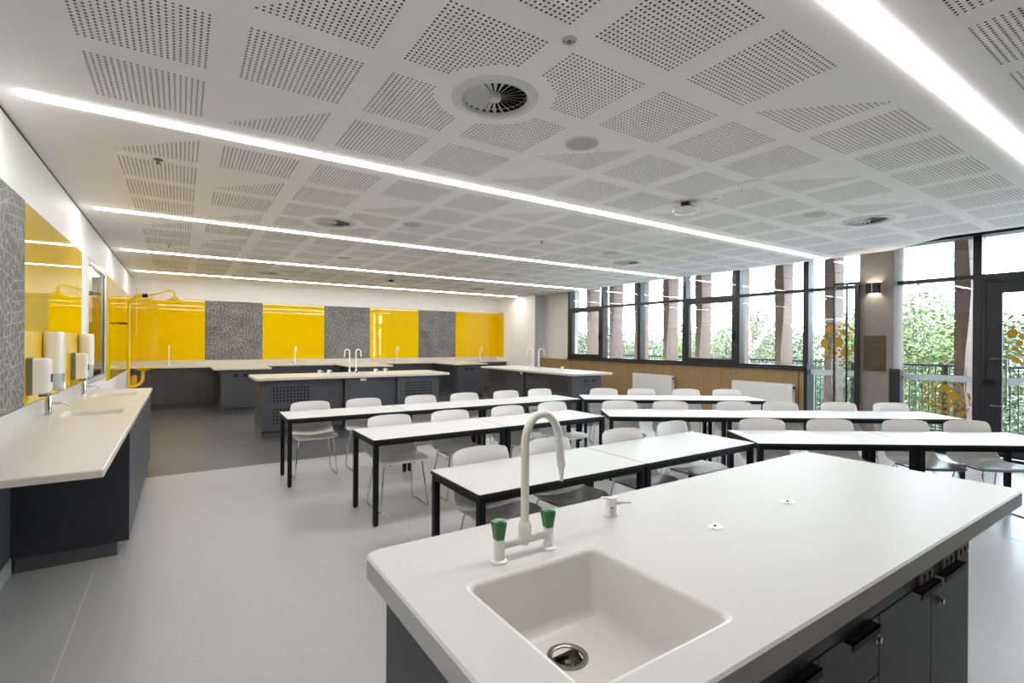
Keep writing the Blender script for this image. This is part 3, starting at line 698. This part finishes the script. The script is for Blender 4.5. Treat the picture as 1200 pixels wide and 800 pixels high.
def socket(parent, x, z, w2=.075, h2=.05, y=-.004, face='black_plastic'):
    o = MB().box(x - w2 / 2, x + w2 / 2, y - .008, y + .004, z - h2 / 2, z + h2 / 2).build('socket', face, parent, bevel=.002)
    s = MB()
    for dx in (-.02, .02):
        s.box(x + dx - .006, x + dx - .003, y - .0095, y - .008, z - .004, z + .008).box(x + dx + .003, x + dx + .006, y - .0095, y - .008, z - .004, z + .008).box(x + dx - .0015, x + dx + .0015, y - .0095, y - .008, z - .014, z - .006)
    s.build('pin_holes', 'void_black', o); return o

# ================================================================== demonstration island in the foreground
IX0, IX1, IY0, IY1 = .42, 2.84, .516, 1.368
wt = worktop('island_worktop', 'thick white worktop with moulded sink in the foreground', IX0, IX1, IY0, IY1, .055, 'solid_surface', [(.575, .978, .622, 1.040, .185)], r=.045, hole_at=(.79, .93, .043))
drain(wt, .79, .93, BZ - .185 + .001, .05)
cx = [.435, .80, 1.158, 1.475, 1.838, 2.18]
ilabs = ['charcoal door unit at left end of foreground island', 'charcoal door unit left of the island drawers', 'charcoal drawer unit with black pull and chrome lock in foreground island', 'charcoal door unit with black pull, second from island right end', 'charcoal door unit with chrome lock at right end of foreground island']
for k in range(5):
    w2 = cx[k + 1] - cx[k]; fr = [dict(x0=0, x1=w2, z0=.1, z1=.85, pull=w2 - .09)]
    if k == 2: fr = [dict(kind='drawer', x0=0, x1=w2, z0=.70, z1=.85, pull=.19, pw=.15, lock=(w2 - .03, .80)), dict(kind='drawer', x0=0, x1=w2, z0=.40, z1=.70), dict(kind='drawer', x0=0, x1=w2, z0=.1, z1=.40)]
    if k == 3: fr = [dict(x0=0, x1=w2, z0=.1, z1=.85, pull=w2 - .07, pw=.15)]
    if k == 4: fr = [dict(x0=0, x1=w2, z0=.1, z1=.85, pull=.13, pw=.18, lock=(.05, .77))]
    t = cabinet(ilabs[k], (cx[k], .545, 0), 0, w2, .635, .895 if k not in (0, 1) else .70, fr, name='island_cabinet', group='foreground island cabinets')
    if k in (0, 1): [MB().box(.001, w2 - .001, p_, q_, .70, .894).build('rail', 'cabinet_charcoal', t) for p_, q_ in ((0, .03), (.55, .635))]
    MB().box(0, w2, -.018, 0, .853, .894).build('top_rail', 'cabinet_charcoal', t)
    if k == 0: MB().box(-.012, .0, -.018, .635, .0, .894).build('end_panel', 'cabinet_charcoal', t)
    if k >= 3:
        for dx in ((.30,) if k == 3 else (.10, .23)): socket(t, dx + (.02 if k == 4 else 0), .874, .10, .034, -.018, 'plastic_grey')
# mixer tap
t = thing('lab_tap', 'tall cream gooseneck lab tap with two green handles beside the foreground sink', 'tap', (.786, 1.109, BZ), 0)
for k, dx in enumerate((-.082, .082)):
    MB().lathe([(.022, 0), (.022, .004), (.019, .007), (.0145, .009), (.0145, .06), (.012, .063)], (dx, 0, 0), 20, cap=False).build('pillar', 'enamel_white', t, True)
    hd = MB(); L_ = []
    for r0, z0 in ((.0135, .061), (.0155, .066), (.0180, .085), (.0215, .102), (.0205, .109), (.013, .112)):
        L_.append([(dx + r0 * (1 + .10 * math.cos(5 * a)) * math.cos(a), r0 * (1 + .10 * math.cos(5 * a)) * math.sin(a), z0) for a in [2 * PI * j / 40 for j in range(40)]])
    hd.loops(L_, cap0=True, cap1=True).build('handle', 'tap_green', t, True)
MB().tube([(-.082, 0, .042), (.082, 0, .042)], .0105, 12).build('bridge', 'enamel_white', t, True)
MB().lathe([(.011, .03), (.017, .04), (.018, .075), (.0165, .088), (.0125, .094)], n=20, cap=False).build('swivel_collar', 'tap_cream', t, True)
pts = [(0, 0, .08), (0, 0, .285)]; q = (.104, -.016); rad = .056; rz_ = .078; zc = .305
for k in range(0, 15):
    a = PI * k / 14; d = (rad - rad * math.cos(a)) / (2 * rad); pts.append((q[0] * d, q[1] * d, zc + rz_ * math.sin(a)))
pts += [(q[0] * 1.05, q[1] * 1.05, zc - .03), (q[0] * 1.07, q[1] * 1.07, zc - .055)]
MB().tube(pts, .0115, 16).build('spout', 'tap_cream', t, True)
e_ = Vector((q[0] * 1.07, q[1] * 1.07, zc - .055))
MB().tube([e_, e_ + Vector((.001, 0, -.002)), e_ + Vector((.002, 0, -.018)), e_ + Vector((.002, 0, -.02)), e_ + Vector((.003, 0, -.058)), e_ + Vector((.003, 0, -.06))], [.0118, .0128, .0125, .0095, .005, .006], 16).build('nozzle', 'tap_cream', t, True)
gas_tap('small white gas tap on the foreground worktop', (1.215, 1.21, BZ), math.radians(-30))
for x, y, lab in ((1.416, .952, 'small flush chrome bench fitting nearer the gas tap'), (1.864, .956, 'small flush chrome bench fitting nearer the worktop end')):
    t = thing('bench_fitting', lab, 'bench fitting', (x, y, BZ), math.radians(25), 'flush bench fittings')
    MB().lathe([(.024, 0), (.024, .0015), (0, .002)], n=20, cap=False).build('plate', 'enamel_white', t, True)
    MB().box(-.026, .026, -.008, .008, .0015, .004).build('cover', 'chrome', t)
    MB().box(-.005, .005, -.004, .004, .004, .006).build('catch', 'black_plastic', t)

# ================================================================== left wall bench
wt = worktop('wall_worktop', 'long cream worktop with two moulded basins along left wall', XL + .002, -.285, 2.87, 7.52, .035, 'solid_surface_warm', [(-.76, -.40, 5.03, 5.36, .11), (-.76, -.40, 6.6, 7.0, .11)], r=.008)
MB().box(XL, XL + .018, 2.87, 7.52, BZ, 1.06).build('upstand', 'solid_surface', wt, bevel=.002)
yy = [4.5, 5.5, 6.5, 7.5]
for k in range(3):
    fr = [dict(x0=0, x1=.5, z0=.1, z1=.905, knobs=(.47,)), dict(x0=.5, x1=1.0, z0=.1, z1=.905, knobs=(.53,))]
    t = cabinet('charcoal double door base unit below left bench, ' + ['nearest the camera', 'middle one', 'farthest from the camera'][k], (-.318, yy[k], 0), PI / 2, 1.0, .60, .80, fr, group='base units under the left bench')
    [MB().box(.001, .999, p_, q_, .80, .914).build('rail', 'cabinet_charcoal', t) for p_, q_ in ((0, .04), (.55, .60))]
    if k == 0: MB().box(-.018, .0, -.018, .60, .1, .914).build('end_panel', 'cabinet_dark', t, bevel=.001)
for k, (y, lab) in enumerate(((5.17, 'chrome basin tap with thin curved spout, nearer one on left bench'), (6.85, 'chrome basin tap with thin curved spout, farther one on left bench'))):
    t = thing('basin_tap', lab, 'tap', (-.845, y, BZ), 0, 'chrome taps on the left bench')
    MB().lathe([(.024, 0), (.024, .005), (.021, .008), (.021, .145), (.019, .15), (0, .15)], n=20, cap=False).build('body', 'chrome', t, True)
    MB().tube([(.015, 0, .085), (.07, 0, .088), (.105, 0, .08), (.125, 0, .06)], [.008, .008, .0075, .007], 10).build('spout', 'chrome', t, True)
    MB().tube([(0, 0, .15), (0, 0, .158), (.03, 0, .165), (.06, 0, .168)], [.012, .010, .006, .005], 10).build('lever', 'chrome', t, True)
def soap(y, lab):
    t = thing('soap_dispenser', lab, 'dispenser', (XL + .008, y, 1.13), 0, 'soap dispensers on the left wall')
    MB().box(0, .035, -.065, .065, 0, .27).build('back_plate', 'plastic_grey', t, bevel=.006)
    o = MB(); L_ = []
    for x, i in ((.035, 0), (.09, .002), (.115, .008), (.125, .02)):
        L_.append([(x, a, b2) for a, b2 in rr(-.065 + i, .065 - i, .005 + i, .265 - i * .7, .015)])
    o.loops(L_, cap0=True, cap1=True).build('cover', 'dispenser_white', t, True)
    MB().box(.124, .130, -.02, .02, .09, .15).build('window', 'black_plastic', t, bevel=.002)
    MB().box(.06, .11, -.03, .03, -.015, .006).build('push_bar', 'plastic_grey', t, bevel=.004)
soap(4.91, 'white soap dispenser with grey back, nearer one on left wall'); soap(6.66, 'white soap dispenser with grey back, farther one on left wall')
def towel(y, lab):
    t = thing('towel_dispenser', lab, 'dispenser', (XL + .008, y, 1.13), 0, 'paper towel dispensers on the left wall')
    def sec(i, z): return [(a, b2, z) for a, b2 in rr(.0 + i * .3, .125 - i, -.075 + i, .075 - i, .045)]
    MB().loops([sec(0, .13), sec(0, .43), sec(.003, .455), (sec(.012, .466))], cap0=True, cap1=True).build('hood', 'dispenser_white', t, True)
    MB().loops([sec(.012, .0), sec(.005, .012), sec(.004, .13)], cap0=True, cap1=True).build('tray', 'plastic_clear', t, True)
    MB().box(.1, .118, -.03, .03, .03, .034).build('outlet', 'black_plastic', t)
towel(5.40, 'tall white paper towel dispenser, nearer one on left wall'); towel(7.05, 'tall white paper towel dispenser, farther one on left wall')

# ================================================================== back wall bench
wt = worktop('back_worktop', 'long cream worktop along back wall', XL + .002, 8.748, 13.36, YB - .002, .035, 'solid_surface_warm', r=.006)
MB().box(XL + .002, 8.745, YB - .02, YB, BZ, 1.06).build('upstand', 'solid_surface_warm', wt, bevel=.002)
xs = [-.862 + .6 * k for k in range(17)]; PEN = [(.568, 1.673), (3.363, 4.44), (6.133, 7.197)]
n_ = 0
for k in range(16):
    a, b2 = xs[k], xs[k + 1]
    if any(a > p0 - .05 and b2 < p1 + .25 for p0, p1 in PEN): continue
    fr = [dict(x0=0, x1=.6, z0=.1, z1=.905, pull=.45)]
    cabinet('charcoal base unit under back worktop, %s from the left' % ORD[n_], (a, 13.43, 0), 0, .6, .58, .915, fr, name='back_cabinet', body='cabinet_charcoal', group='base units along the back wall'); n_ += 1
for k, x in enumerate((-.22, 2.47, 5.22, 8.02)):
    gooseneck('bench_tap', 'cream gooseneck tap on back worktop, ' + ['behind the safety shower', 'in front of the yellow panel between left pinboards', 'in front of the middle right yellow panel', 'near the back right corner'][k], (x, 13.86, BZ), -PI / 2, .46, .13, 'gooseneck taps on the back worktop')
for k, (a, b2) in enumerate(PEN):
    pl = ['left', 'middle', 'right'][k]
    worktop('peninsula_worktop', 'cream peninsula worktop, %s of the three at the back bench' % pl, a, b2, 12.0, 13.358, .035, 'solid_surface_warm', r=.02, group='peninsula worktops at the back bench')
    w2 = (b2 - a) - .24
    t = cabinet('charcoal peninsula cabinet with two sockets, %s of three at back bench' % pl, (a + .14, 12.08, 0), 0, w2, 1.25, .915, [dict(x0=0, x1=w2, z0=.1, z1=.915, kind='end_panel')], group='peninsula cabinets at the back bench', name='peninsula_cabinet')
    for dx in (.28, .46): socket(t, dx, .80, .10, .06, -.018)
    sd = MB()
    for q_ in range(9): sd.box(-.006, .002, .15, .95, .30 + .055 * q_, .315 + .055 * q_)
    sd.build('side_louvre', 'void_black', t)

# ================================================================== free standing island, middle
worktop('bench_worktop', 'long cream worktop of free standing bench behind the tables', .97, 4.31, 8.58, 9.66, .04, 'solid_surface_warm', r=.06)
segs = [(1.067, 1.94, 0, 'perf'), (1.94, 2.33, .05, ''), (2.34, 2.96, -.02, 'plain'), (2.97, 3.277, .05, ''), (3.277, 4.099, 0, 'perf')]
sl = ['vented cabinet at left end', 'recessed plain panel left of centre', 'projecting centre cabinet with white label', 'recessed plain panel right of centre', 'vented cabinet at right end']
for (a, b2, dy, kd), lab in zip(segs, sl):
    w2 = b2 - a
    if kd == 'perf':
        hx0, hx1 = (.145, .71) if a < 2 else (.136, .68)
        fr = [dict(x0=0, x1=w2, z0=.53, z1=.91, perf=(11, 5, hx0, hx1, .55, .81, .030)), dict(x0=0, x1=w2, z0=.1, z1=.53, perf=(11, 5, hx0, hx1, .20, .46, .030))]
    else: fr = [dict(x0=0, x1=w2, z0=.1, z1=.91, kind='panel')]
    t = cabinet('charcoal %s of the free standing bench' % lab, (a, 8.668 + dy, 0), 0, w2, .9 - dy, .91, fr, name='bench_cabinet', group='free standing bench cabinets')
    if kd == 'plain': MB().box(w2 / 2 - .05, w2 / 2 + .05, -.022, -.018, .85, .895).build('label_plate', 'enamel_white', t)
    if a < 1.1: MB().box(-.006, .002, .1, .2, .80, .87).build('socket', 'black_plastic', t)
for x, rz, lab in ((2.55, PI, 'cream gooseneck tap on free standing bench, left of pair'), (2.665, 0, 'cream gooseneck tap on free standing bench, right of pair')):
    gooseneck('bench_tap', lab, (x, 9.12, BZ), rz, .44, .085, 'gooseneck taps on the free standing bench', True)
for x, lab in ((2.02, 'white gas tap on free standing bench, leftmost'), (2.18, 'white gas tap on free standing bench, second from left'), (3.02, 'white gas tap on free standing bench, third from left'), (3.2, 'white gas tap on free standing bench, rightmost')):
    gas_tap(lab, (x, 9.12, BZ), .4, 'gas taps on the free standing bench', 1.3)

# ================================================================== right island
worktop('side_bench_worktop', 'white worktop of the bench near the window wall', 6.10, 7.20, 7.12, 10.55, .04, 'solid_surface', r=.06)
segs = [(10.3, 9.45, 'louvre'), (9.45, 8.81, 'plain'), (8.81, 8.2, ''), (8.2, 7.22, 'perf')]
sl = ['cabinet with slotted vent at the far end', 'plain cabinet with small white label', 'recessed plain panel', 'cabinet with square hole vents at near end']
for (a, b2, kd), lab in zip(segs, sl):
    w2 = a - b2; dx = .05 if kd == '' else 0
    if kd == 'perf': fr = [dict(x0=0, x1=w2, z0=.53, z1=.91, perf=(11, 5, .26, .88, .57, .81, .030)), dict(x0=0, x1=w2, z0=.1, z1=.53, perf=(11, 5, .26, .88, .20, .44, .030))]
    elif kd == 'louvre': fr = [dict(x0=0, x1=w2, z0=.1, z1=.91, louvre=1)]
    else: fr = [dict(x0=0, x1=w2, z0=.1, z1=.91, kind='panel')]
    t = cabinet('charcoal %s of the bench near windows' % lab, (6.2 + dx, a, 0), -PI / 2, w2, .72 - dx, .91, fr, name='side_bench_cabinet', group='cabinets of the bench near the windows')
    if kd == 'plain': MB().box(w2 - .12, w2 - .04, -.022, -.018, .85, .895).build('label_plate', 'enamel_white', t)
    if kd == 'perf':
        ep = MB().box(w2, w2 + .018, -.018, .72, .1, .91).build('end_panel', 'cabinet_charcoal', t)
        for d in (.34, .54):
            so = MB().box(w2 + .018, w2 + .026, d - .05, d + .05, .77, .83).build('socket', 'black_plastic', ep, bevel=.002)
for y, rz, lab in ((9.22, PI - .59, 'cream gooseneck tap on bench near windows, left of pair'), (8.98, -.59, 'cream gooseneck tap on bench near windows, right of pair')):
    gooseneck('bench_tap', lab, (6.72, y, BZ), rz, .45, .12, 'gooseneck taps on the bench near the windows', False)
gas_tap('white gas tap on bench near windows', (6.75, 8.2, BZ), .4, None, 1.3)

# ================================================================== safety shower
t = thing('safety_shower', 'yellow emergency shower with eyewash bowl in back left corner', 'safety shower', (-.77, 11.2, 0))
MB().lathe([(.10, 0), (.10, .012), (.035, .016), (.03, .05)], n=20, cap=False).build('foot', 'shower_yellow', t, True)
pp = [(0, 0, .02), (0, 0, 1.08), (0, 0, 2.18)] + [(.16 - .16 * math.cos(a), 0, 2.18 + .16 * math.sin(a)) for a in [PI / 2 * k / 6 for k in range(1, 7)]] + [(.28, 0, 2.345)]
MB().tube(pp, .026, 14).build('pole', 'shower_yellow', t, True)
MB().tube([(.19, 0, 2.34), (.27, 0, 2.345)], .036, 12).build('valve', 'black_metal', t, True)
MB().tube([(.27, 0, 2.345), (.42, 0, 2.40), (.56, 0, 2.45), (.62, 0, 2.455), (.66, 0, 2.43), (.675, 0, 2.38), (.675, 0, 2.34)], .016, 12).build('arm', 'shower_yellow', t, True)
MB().lathe([(.015, .04), (.03, .03), (.11, -.03), (.112, -.04), (.0, -.035)], (.675, 0, 2.32), 24, cap=False).build('shower_head', 'shower_yellow', t, True)
MB().tube([(.11, -.03, 2.47), (.11, -.03, 1.62)], .007, 8).box(.06, .16, -.035, -.025, 1.60, 1.615).build('pull_rod', 'shower_yellow', t)
MB().tube([(0, 0, .70), (.08, 0, .70), (.15, 0, .73), (.2, 0, .80), (.21, 0, 1.0)], .028, 12).build('bowl_pipe', 'shower_yellow', t, True)
bw = MB().lathe([(.03, .97), (.09, .99), (.155, 1.03), (.158, 1.035), (.15, 1.033), (.08, 1.0), (0, .99)], (.21, 0, 0), 28, cap=False).build('bowl', 'shower_yellow', t, True)
for dy in (-.05, .05): MB().lathe([(.012, 1.0), (.012, 1.045), (.02, 1.05), (.016, 1.06), (0, 1.062)], (.21, dy, 0), 12, cap=False).build('eye_spray', 'shower_yellow', bw, True)
MB().lathe([(.045, .72), (.05, .74), (.05, .88), (.042, .90), (0, .90)], (.075, .03, 0), 18, cap=False).build('canister', 'canister_orange', t, True)
MB().tube([(-.14, 0, 1.83), (0, 0, 1.83)], .018, 10).build('wall_bracket', 'black_metal', t)

# ================================================================== student tables
def make_table():
    t = empty('student_table'); W, D = 1.305, .62; z0 = TZ
    MB().prism(rr(-W / 2 + .003, W / 2 - .003, -D / 2 + .003, D / 2 - .003, .006, 2), z0 - .004, z0).build('tabletop', 'table_white', t)
    MB().prism(rr(-W / 2, W / 2, -D / 2, D / 2, .006, 2), z0 - .022, z0 - .003).build('edge_band', 'edge_black', t)
    i = .008; q = .04
    for a in ((-W / 2 + i + q, W / 2 - i - q, -D / 2 + i, -D / 2 + i + .025), (-W / 2 + i + q, W / 2 - i - q, D / 2 - i - .025, D / 2 - i), (-W / 2 + i, -W / 2 + i + .025, -D / 2 + i + q, D / 2 - i - q), (W / 2 - i - .025, W / 2 - i, -D / 2 + i + q, D / 2 - i - q)):
        MB().box(*a, z0 - .055, z0 - .022).build('rail', 'black_metal', t)
    for sx in (-1, 1):
        for sy in (-1, 1):
            lx, ly = sx * (W / 2 - i - q / 2), sy * (D / 2 - i - q / 2)
            lg = MB().box(lx - q / 2, lx + q / 2, ly - q / 2, ly + q / 2, .012, z0 - .022).build('leg', 'black_metal', t, bevel=.002)
            MB().lathe([(.016, 0), (.016, .014)], (lx, ly, 0), 12).build('foot', 'black_plastic', lg)
    return t
tproto = make_table(); tfirst = [True]
def put_table(cx_, cy_, rz, lab):
    o = tproto if tfirst[0] else copy_tree(tproto); tfirst[0] = False
    o.location = (cx_, cy_, 0); o.rotation_euler = (0, 0, rz); tag(o, lab, 'table', 'white student tables')
# ------------------------------------------------------------------ chairs
def make_chair():
    t = empty('student_chair')
    prof = [(-.215, .432), (-.205, .444), (-.17, .452), (-.10, .449), (-.02, .441), (.05, .437), (.11, .443), (.155, .462), (.185, .495), (.205, .54), (.22, .60), (.234, .67), (.247, .74), (.256, .79), (.258, .808), (.257, .815)]
    nu = 15; vs = []; fs = []
    n = len(prof)
    for k, (y, z) in enumerate(prof):
        tt = k / (n - 1)
        hw = .235 + .008 * math.sin(PI * min(1, tt * 1.4))
        if z > .5: hw = .235 - .012 * (z - .5) / .3
        if k == 0: hw -= .035
        if k == 1: hw -= .018
        if k == n - 1: hw -= .035
        if k == n - 2: hw -= .014
        if k == n - 3: hw -= .005
        for j in range(nu):
            s = -1 + 2 * j / (nu - 1); x = hw * s
            if z < .5: dy, dz = 0, .022 * s * s * (1 if k > 2 else .3)
            else: dy, dz = -.035 * s * s, 0
            if .455 < z < .5: dy = -.018 * s * s
            if k >= n - 3: dz -= .012 * s * s * s * s
            vs.append((x, y + dy, z + dz))
    fs = [(k * nu + j, k * nu + j + 1, (k + 1) * nu + j + 1, (k + 1) * nu + j) for k in range(n - 1) for j in range(nu - 1)]
    sh = MB().add(vs, fs).build('shell', 'chair_white', t, True)
    sh.data.set_sharp_from_angle(angle=PI)
    so = sh.modifiers.new('solid', 'SOLIDIFY'); so.thickness = .007; so.offset = 0
    su = sh.modifiers.new('sub', 'SUBSURF'); su.levels = 1; su.render_levels = 1
    r = .0064
    for s in (-1, 1):
        X = .225 * s; Xt = .175 * s
        path = [(0, -.135, .423), (Xt * .9, -.135, .423), (Xt, -.14, .42), (Xt + .01 * s, -.15, .405), (X, -.185, .03), (X, -.18, .012), (X, -.165, r), (X, .17, r), (X, .19, .012), (X, .193, .03), (Xt + .01 * s, .115, .405), (Xt, .105, .42), (Xt * .9, .10, .423), (0, .10, .423)]
        MB().tube(path, r, 8).build('sled_leg', 'chrome', t, True)
        MB().box(Xt - .012, Xt + .012, -.14, .105, .424, .434).build('seat_mount', 'plastic_grey', t)
    return t
cproto = make_chair(); cfirst = [True]
def put_chair(x, y, rz, lab):
    o = cproto if cfirst[0] else copy_tree(cproto); cfirst[0] = False
    o.location = (x, y, 0); o.rotation_euler = (0, 0, rz); tag(o, lab, 'chair', 'white student chairs')

# left blocks of the three rows (axis aligned), right blocks turned by -34.5 degrees
ROWN = {3: 'nearest', 2: 'middle', 1: 'farthest'}
W = 1.312; D = .62
def seat_row(row, side, ox, oy, ang, ntab, chairs):
    ca, sa = math.cos(ang), math.sin(ang)
    for k in range(ntab):
        s, d = (k + .5) * W, D / 2
        put_table(ox + s * ca - d * sa, oy + s * sa + d * ca, ang, 'white table with black legs, %s from left in the %s %s row' % (ORD[k], ROWN[row], side))
    for k, (s, d, dr) in enumerate(chairs):
        put_chair(ox + s * ca - d * sa, oy + s * sa + d * ca, ang + math.radians(dr), 'white chair, %s from left in the %s %s row' % (ORD[k], ROWN[row], side))
dd = D + .10 - .258          # chair origin so that the back stands just beyond the table
seat_row(3, 'left', 1.318, 2.285, 0, 2, [(.40, dd - .02, 0), (.99, dd - .02, 3), (1.75, dd - .02, -4), (2.45, dd + .01, 2)])
seat_row(2, 'left', 1.322, 4.025, 0, 2, [(.385, dd, 0), (1.04, dd, 0), (1.765, dd, 0), (2.43, dd + .03, 0)])
seat_row(1, 'left', .925, 5.59, math.radians(-1.9), 3, [(.345, dd, 0), (.985, dd + .03, 0), (1.75, dd + .04, 0), (2.41, dd + .05, 0), (3.10, dd + .05, 0), (3.72, dd + .06, 0)])
A = math.radians(-34.5)
seat_row(3, 'right', 3.94, 2.262, A, 2, [(.37, dd + .02, 0), (1.02, dd + .03, 0), (1.74, dd + .03, 0), (2.31, dd + .02, 0)])
seat_row(2, 'right', 3.965, 3.99, A, 3, [(.255, dd, 0), (.885, dd, 0), (1.68, dd + .01, 0), (2.25, dd + .01, 0), (2.97, dd + .01, 0), (3.61, dd + .01, 0)])
seat_row(1, 'right', 4.86, 5.40, A, 2, [(.41, dd + .04, 0), (1.005, dd + .04, 0), (1.71, dd + .04, 0), (2.35, dd + .04, 0)])

# ================================================================== outside
struct(MB().box(XW + .15, 11.2, -6, 16, -.25, -.02).build('trim_6', 'balcony_paving'), 'balcony slab outside the windows')
struct(MB().box(-60, 140, -60, 140, -4.2, -4.0).build('trim_7', 'bounce_ground'), 'unseen ground below the balcony, pale to bounce daylight up')  # works as a pale reflector below the windows
struct(MB().box(11.2, 18, -8, 20, -4.0, -3.9).build('trim_8', 'paving'), 'paved court below')
# stone pillars built of stacked blocks
PT = [(0.0, 0.0), (.02, .01), (.05, .0), (.03, -.015), (-.01, -.02), (-.03, 0.0), (0.0, .02), (.02, .0), (0, 0)]
BH = .485
blocks = []
for k in range(7):
    (a0, b0), (a1, b1) = PT[k], PT[k + 1]
    def sec(a, b2, z): return [(0 - .02 + b2, -.085 + a, z), (.40 + b2, -.07, z), (.40 - b2, .095, z), (0 + .01 - b2, .10, z)]
    mb = MB().loops([sec(a0, b0, .004), sec(a1, b1, BH - .004)], cap0=True, cap1=True)
    blocks.append(mb.mesh('stone_block', 'sandstone'))
core = MB().box(.03, .36, -.05, .06, 0, 3.34).mesh('core', 'bark_brown')
for k in range(15):
    y = 13.05 - .953 * k
    t = thing('stone_pillar', 'pink sandstone pillar outside the windows, %s from the far end' % (ORD[k] if k < 14 else 'last'), 'pillar', (10.2, y, -.02), group='sandstone pillars outside')
    link('core', core, t)
    for q_ in range(7): link('stone_block', blocks[q_], t, loc=(0, 0, q_ * BH))
# balustrade
t = thing('balustrade', 'dark metal balustrade along the balcony edge', 'railing', (10.85, 0, -.02))
MB().box(-.025, .025, -4, 15, 1.19, 1.23).build('top_rail', 'railing_metal', t); MB().box(-.02, .02, -4, 15, .08, .11).build('bottom_rail', 'railing_metal', t)
me = MB().box(-.012, .012, -.008, .008, .1, 1.2).mesh('baluster', 'railing_metal')
for k in range(150): link('baluster', me, t, loc=(0, .2 + .0925 * k, 0))
me = MB().box(-.03, .03, -.03, .03, 0, 1.2).mesh('post', 'railing_metal')
for k in range(11): link('post', me, t, loc=(.0, .15 + 1.39 * k, 0))

# trees
def crown(name, m, seed, nclump=70, nleaf=300, sparse=1.0):
    rnd = random.Random(seed); vs = []; fs = []
    for c in range(nclump):
        while True:
            p = Vector((rnd.uniform(-1, 1), rnd.uniform(-1, 1), rnd.uniform(-1, 1)))
            if .25 < p.length < 1: break
        cr_ = rnd.uniform(.22, .40) * sparse
        for _ in range(nleaf):
            d = Vector((rnd.gauss(0, 1), rnd.gauss(0, 1), rnd.gauss(0, 1))).normalized()
            q = p + d * cr_ * rnd.uniform(.6, 1); a = Vector((rnd.gauss(0, 1), rnd.gauss(0, 1), rnd.gauss(0, .6))).normalized(); b2 = a.cross(d + Vector((.01, .02, .03)))
            if b2.length < 1e-3: continue
            b2.normalize(); s = rnd.uniform(.011, .021); o = len(vs)
            vs += [tuple(q - a * s * 1.5), tuple(q + b2 * s * .8), tuple(q + a * s * 1.5), tuple(q - b2 * s * .8)]; fs.append((o, o + 1, o + 2, o + 3))
    me = bpy.data.meshes.new(name); me.from_pydata(vs, [], fs); me.materials.append(MATS[m]); me.update(); return me
crowns = [crown('foliage', 'leaf_green', 1), crown('foliage', 'leaf_deep', 2), crown('foliage', 'leaf_pale', 3), crown('foliage', 'leaf_pale', 4, 34, 150, .8)]
def tree(lab, x, y, top, rad, zr, kind, bark='bark_brown'):
    t = thing('tree', lab, 'tree', (x, y, -4), random.uniform(0, 6), 'trees beyond the balcony')
    o = link('foliage', crowns[kind], t, loc=(0, 0, top + 4 - zr)); o.scale = (rad, rad, zr); o['kind'] = 'stuff'
    h_ = top + 4 - zr; pts = [(0, 0, 0), (.1, .05, h_ * .5), (0, .1, h_), (.1, 0, h_ + zr * .7)]
    MB().tube(pts, [.28, .2, .15, .05], 8).build('trunk', bark, t, True)
    br = MB()
    for k in range(5):
        a = 2 * PI * k / 5; br.tube([(0, 0, h_ * .8), (.5 * rad * math.cos(a), .5 * rad * math.sin(a), h_ + zr * .3)], [.09, .03], 6)
    br.build('branches', bark, t, True)
TR = [(27, 9.0, 3.6, 4.2, 3.8, 0, 'broad bright green tree right of the concrete column'), (33, 11.5, 3.6, 3.0, 3.4, 1, 'deeper green tree left of the concrete column'), (26, 3.0, 2.6, 4.5, 3.6, 1, 'deep green tree behind the glazed door'),
      (29, 16.5, 3.0, 3.6, 3.4, 2, 'pale green tree behind the nearest window over the oak panels'), (25, 15.0, 5.2, 2.6, 3.6, 3, 'thin crowned gum tree with pale trunk behind the windows'), (28, 20.5, 2.9, 3.4, 3.6, 0, 'bright green tree behind the fourth window'),
      (29, 26.0, 2.7, 3.6, 3.6, 2, 'pale green tree behind the third window'), (31, 32.0, 3.0, 3.8, 4.0, 1, 'deep green tree behind the second window'), (31, 40, 3.8, 4.5, 5.0, 2, 'pale green tree behind the farthest window'), (38, 22, 3.4, 4.0, 4.5, 1, 'deep green tree farther back behind the fourth window'),
      (40, 14, 4.4, 4.5, 5.0, 2, 'pale tree far back left of the column'), (30, -4, 3.0, 5, 4, 0, 'bright green tree right of the door, outside the picture'), (40, 33, 3.5, 5, 5, 0, 'bright green tree far back behind the third window'), (23, 11.6, .6, 2.4, 2.6, 1, 'low dark green tree below the balcony')]
for x, y, top, rad, zr, kind, lab in TR: tree(lab, x, y, top, rad, zr, kind, 'bark_pale' if kind == 3 else 'bark_brown')
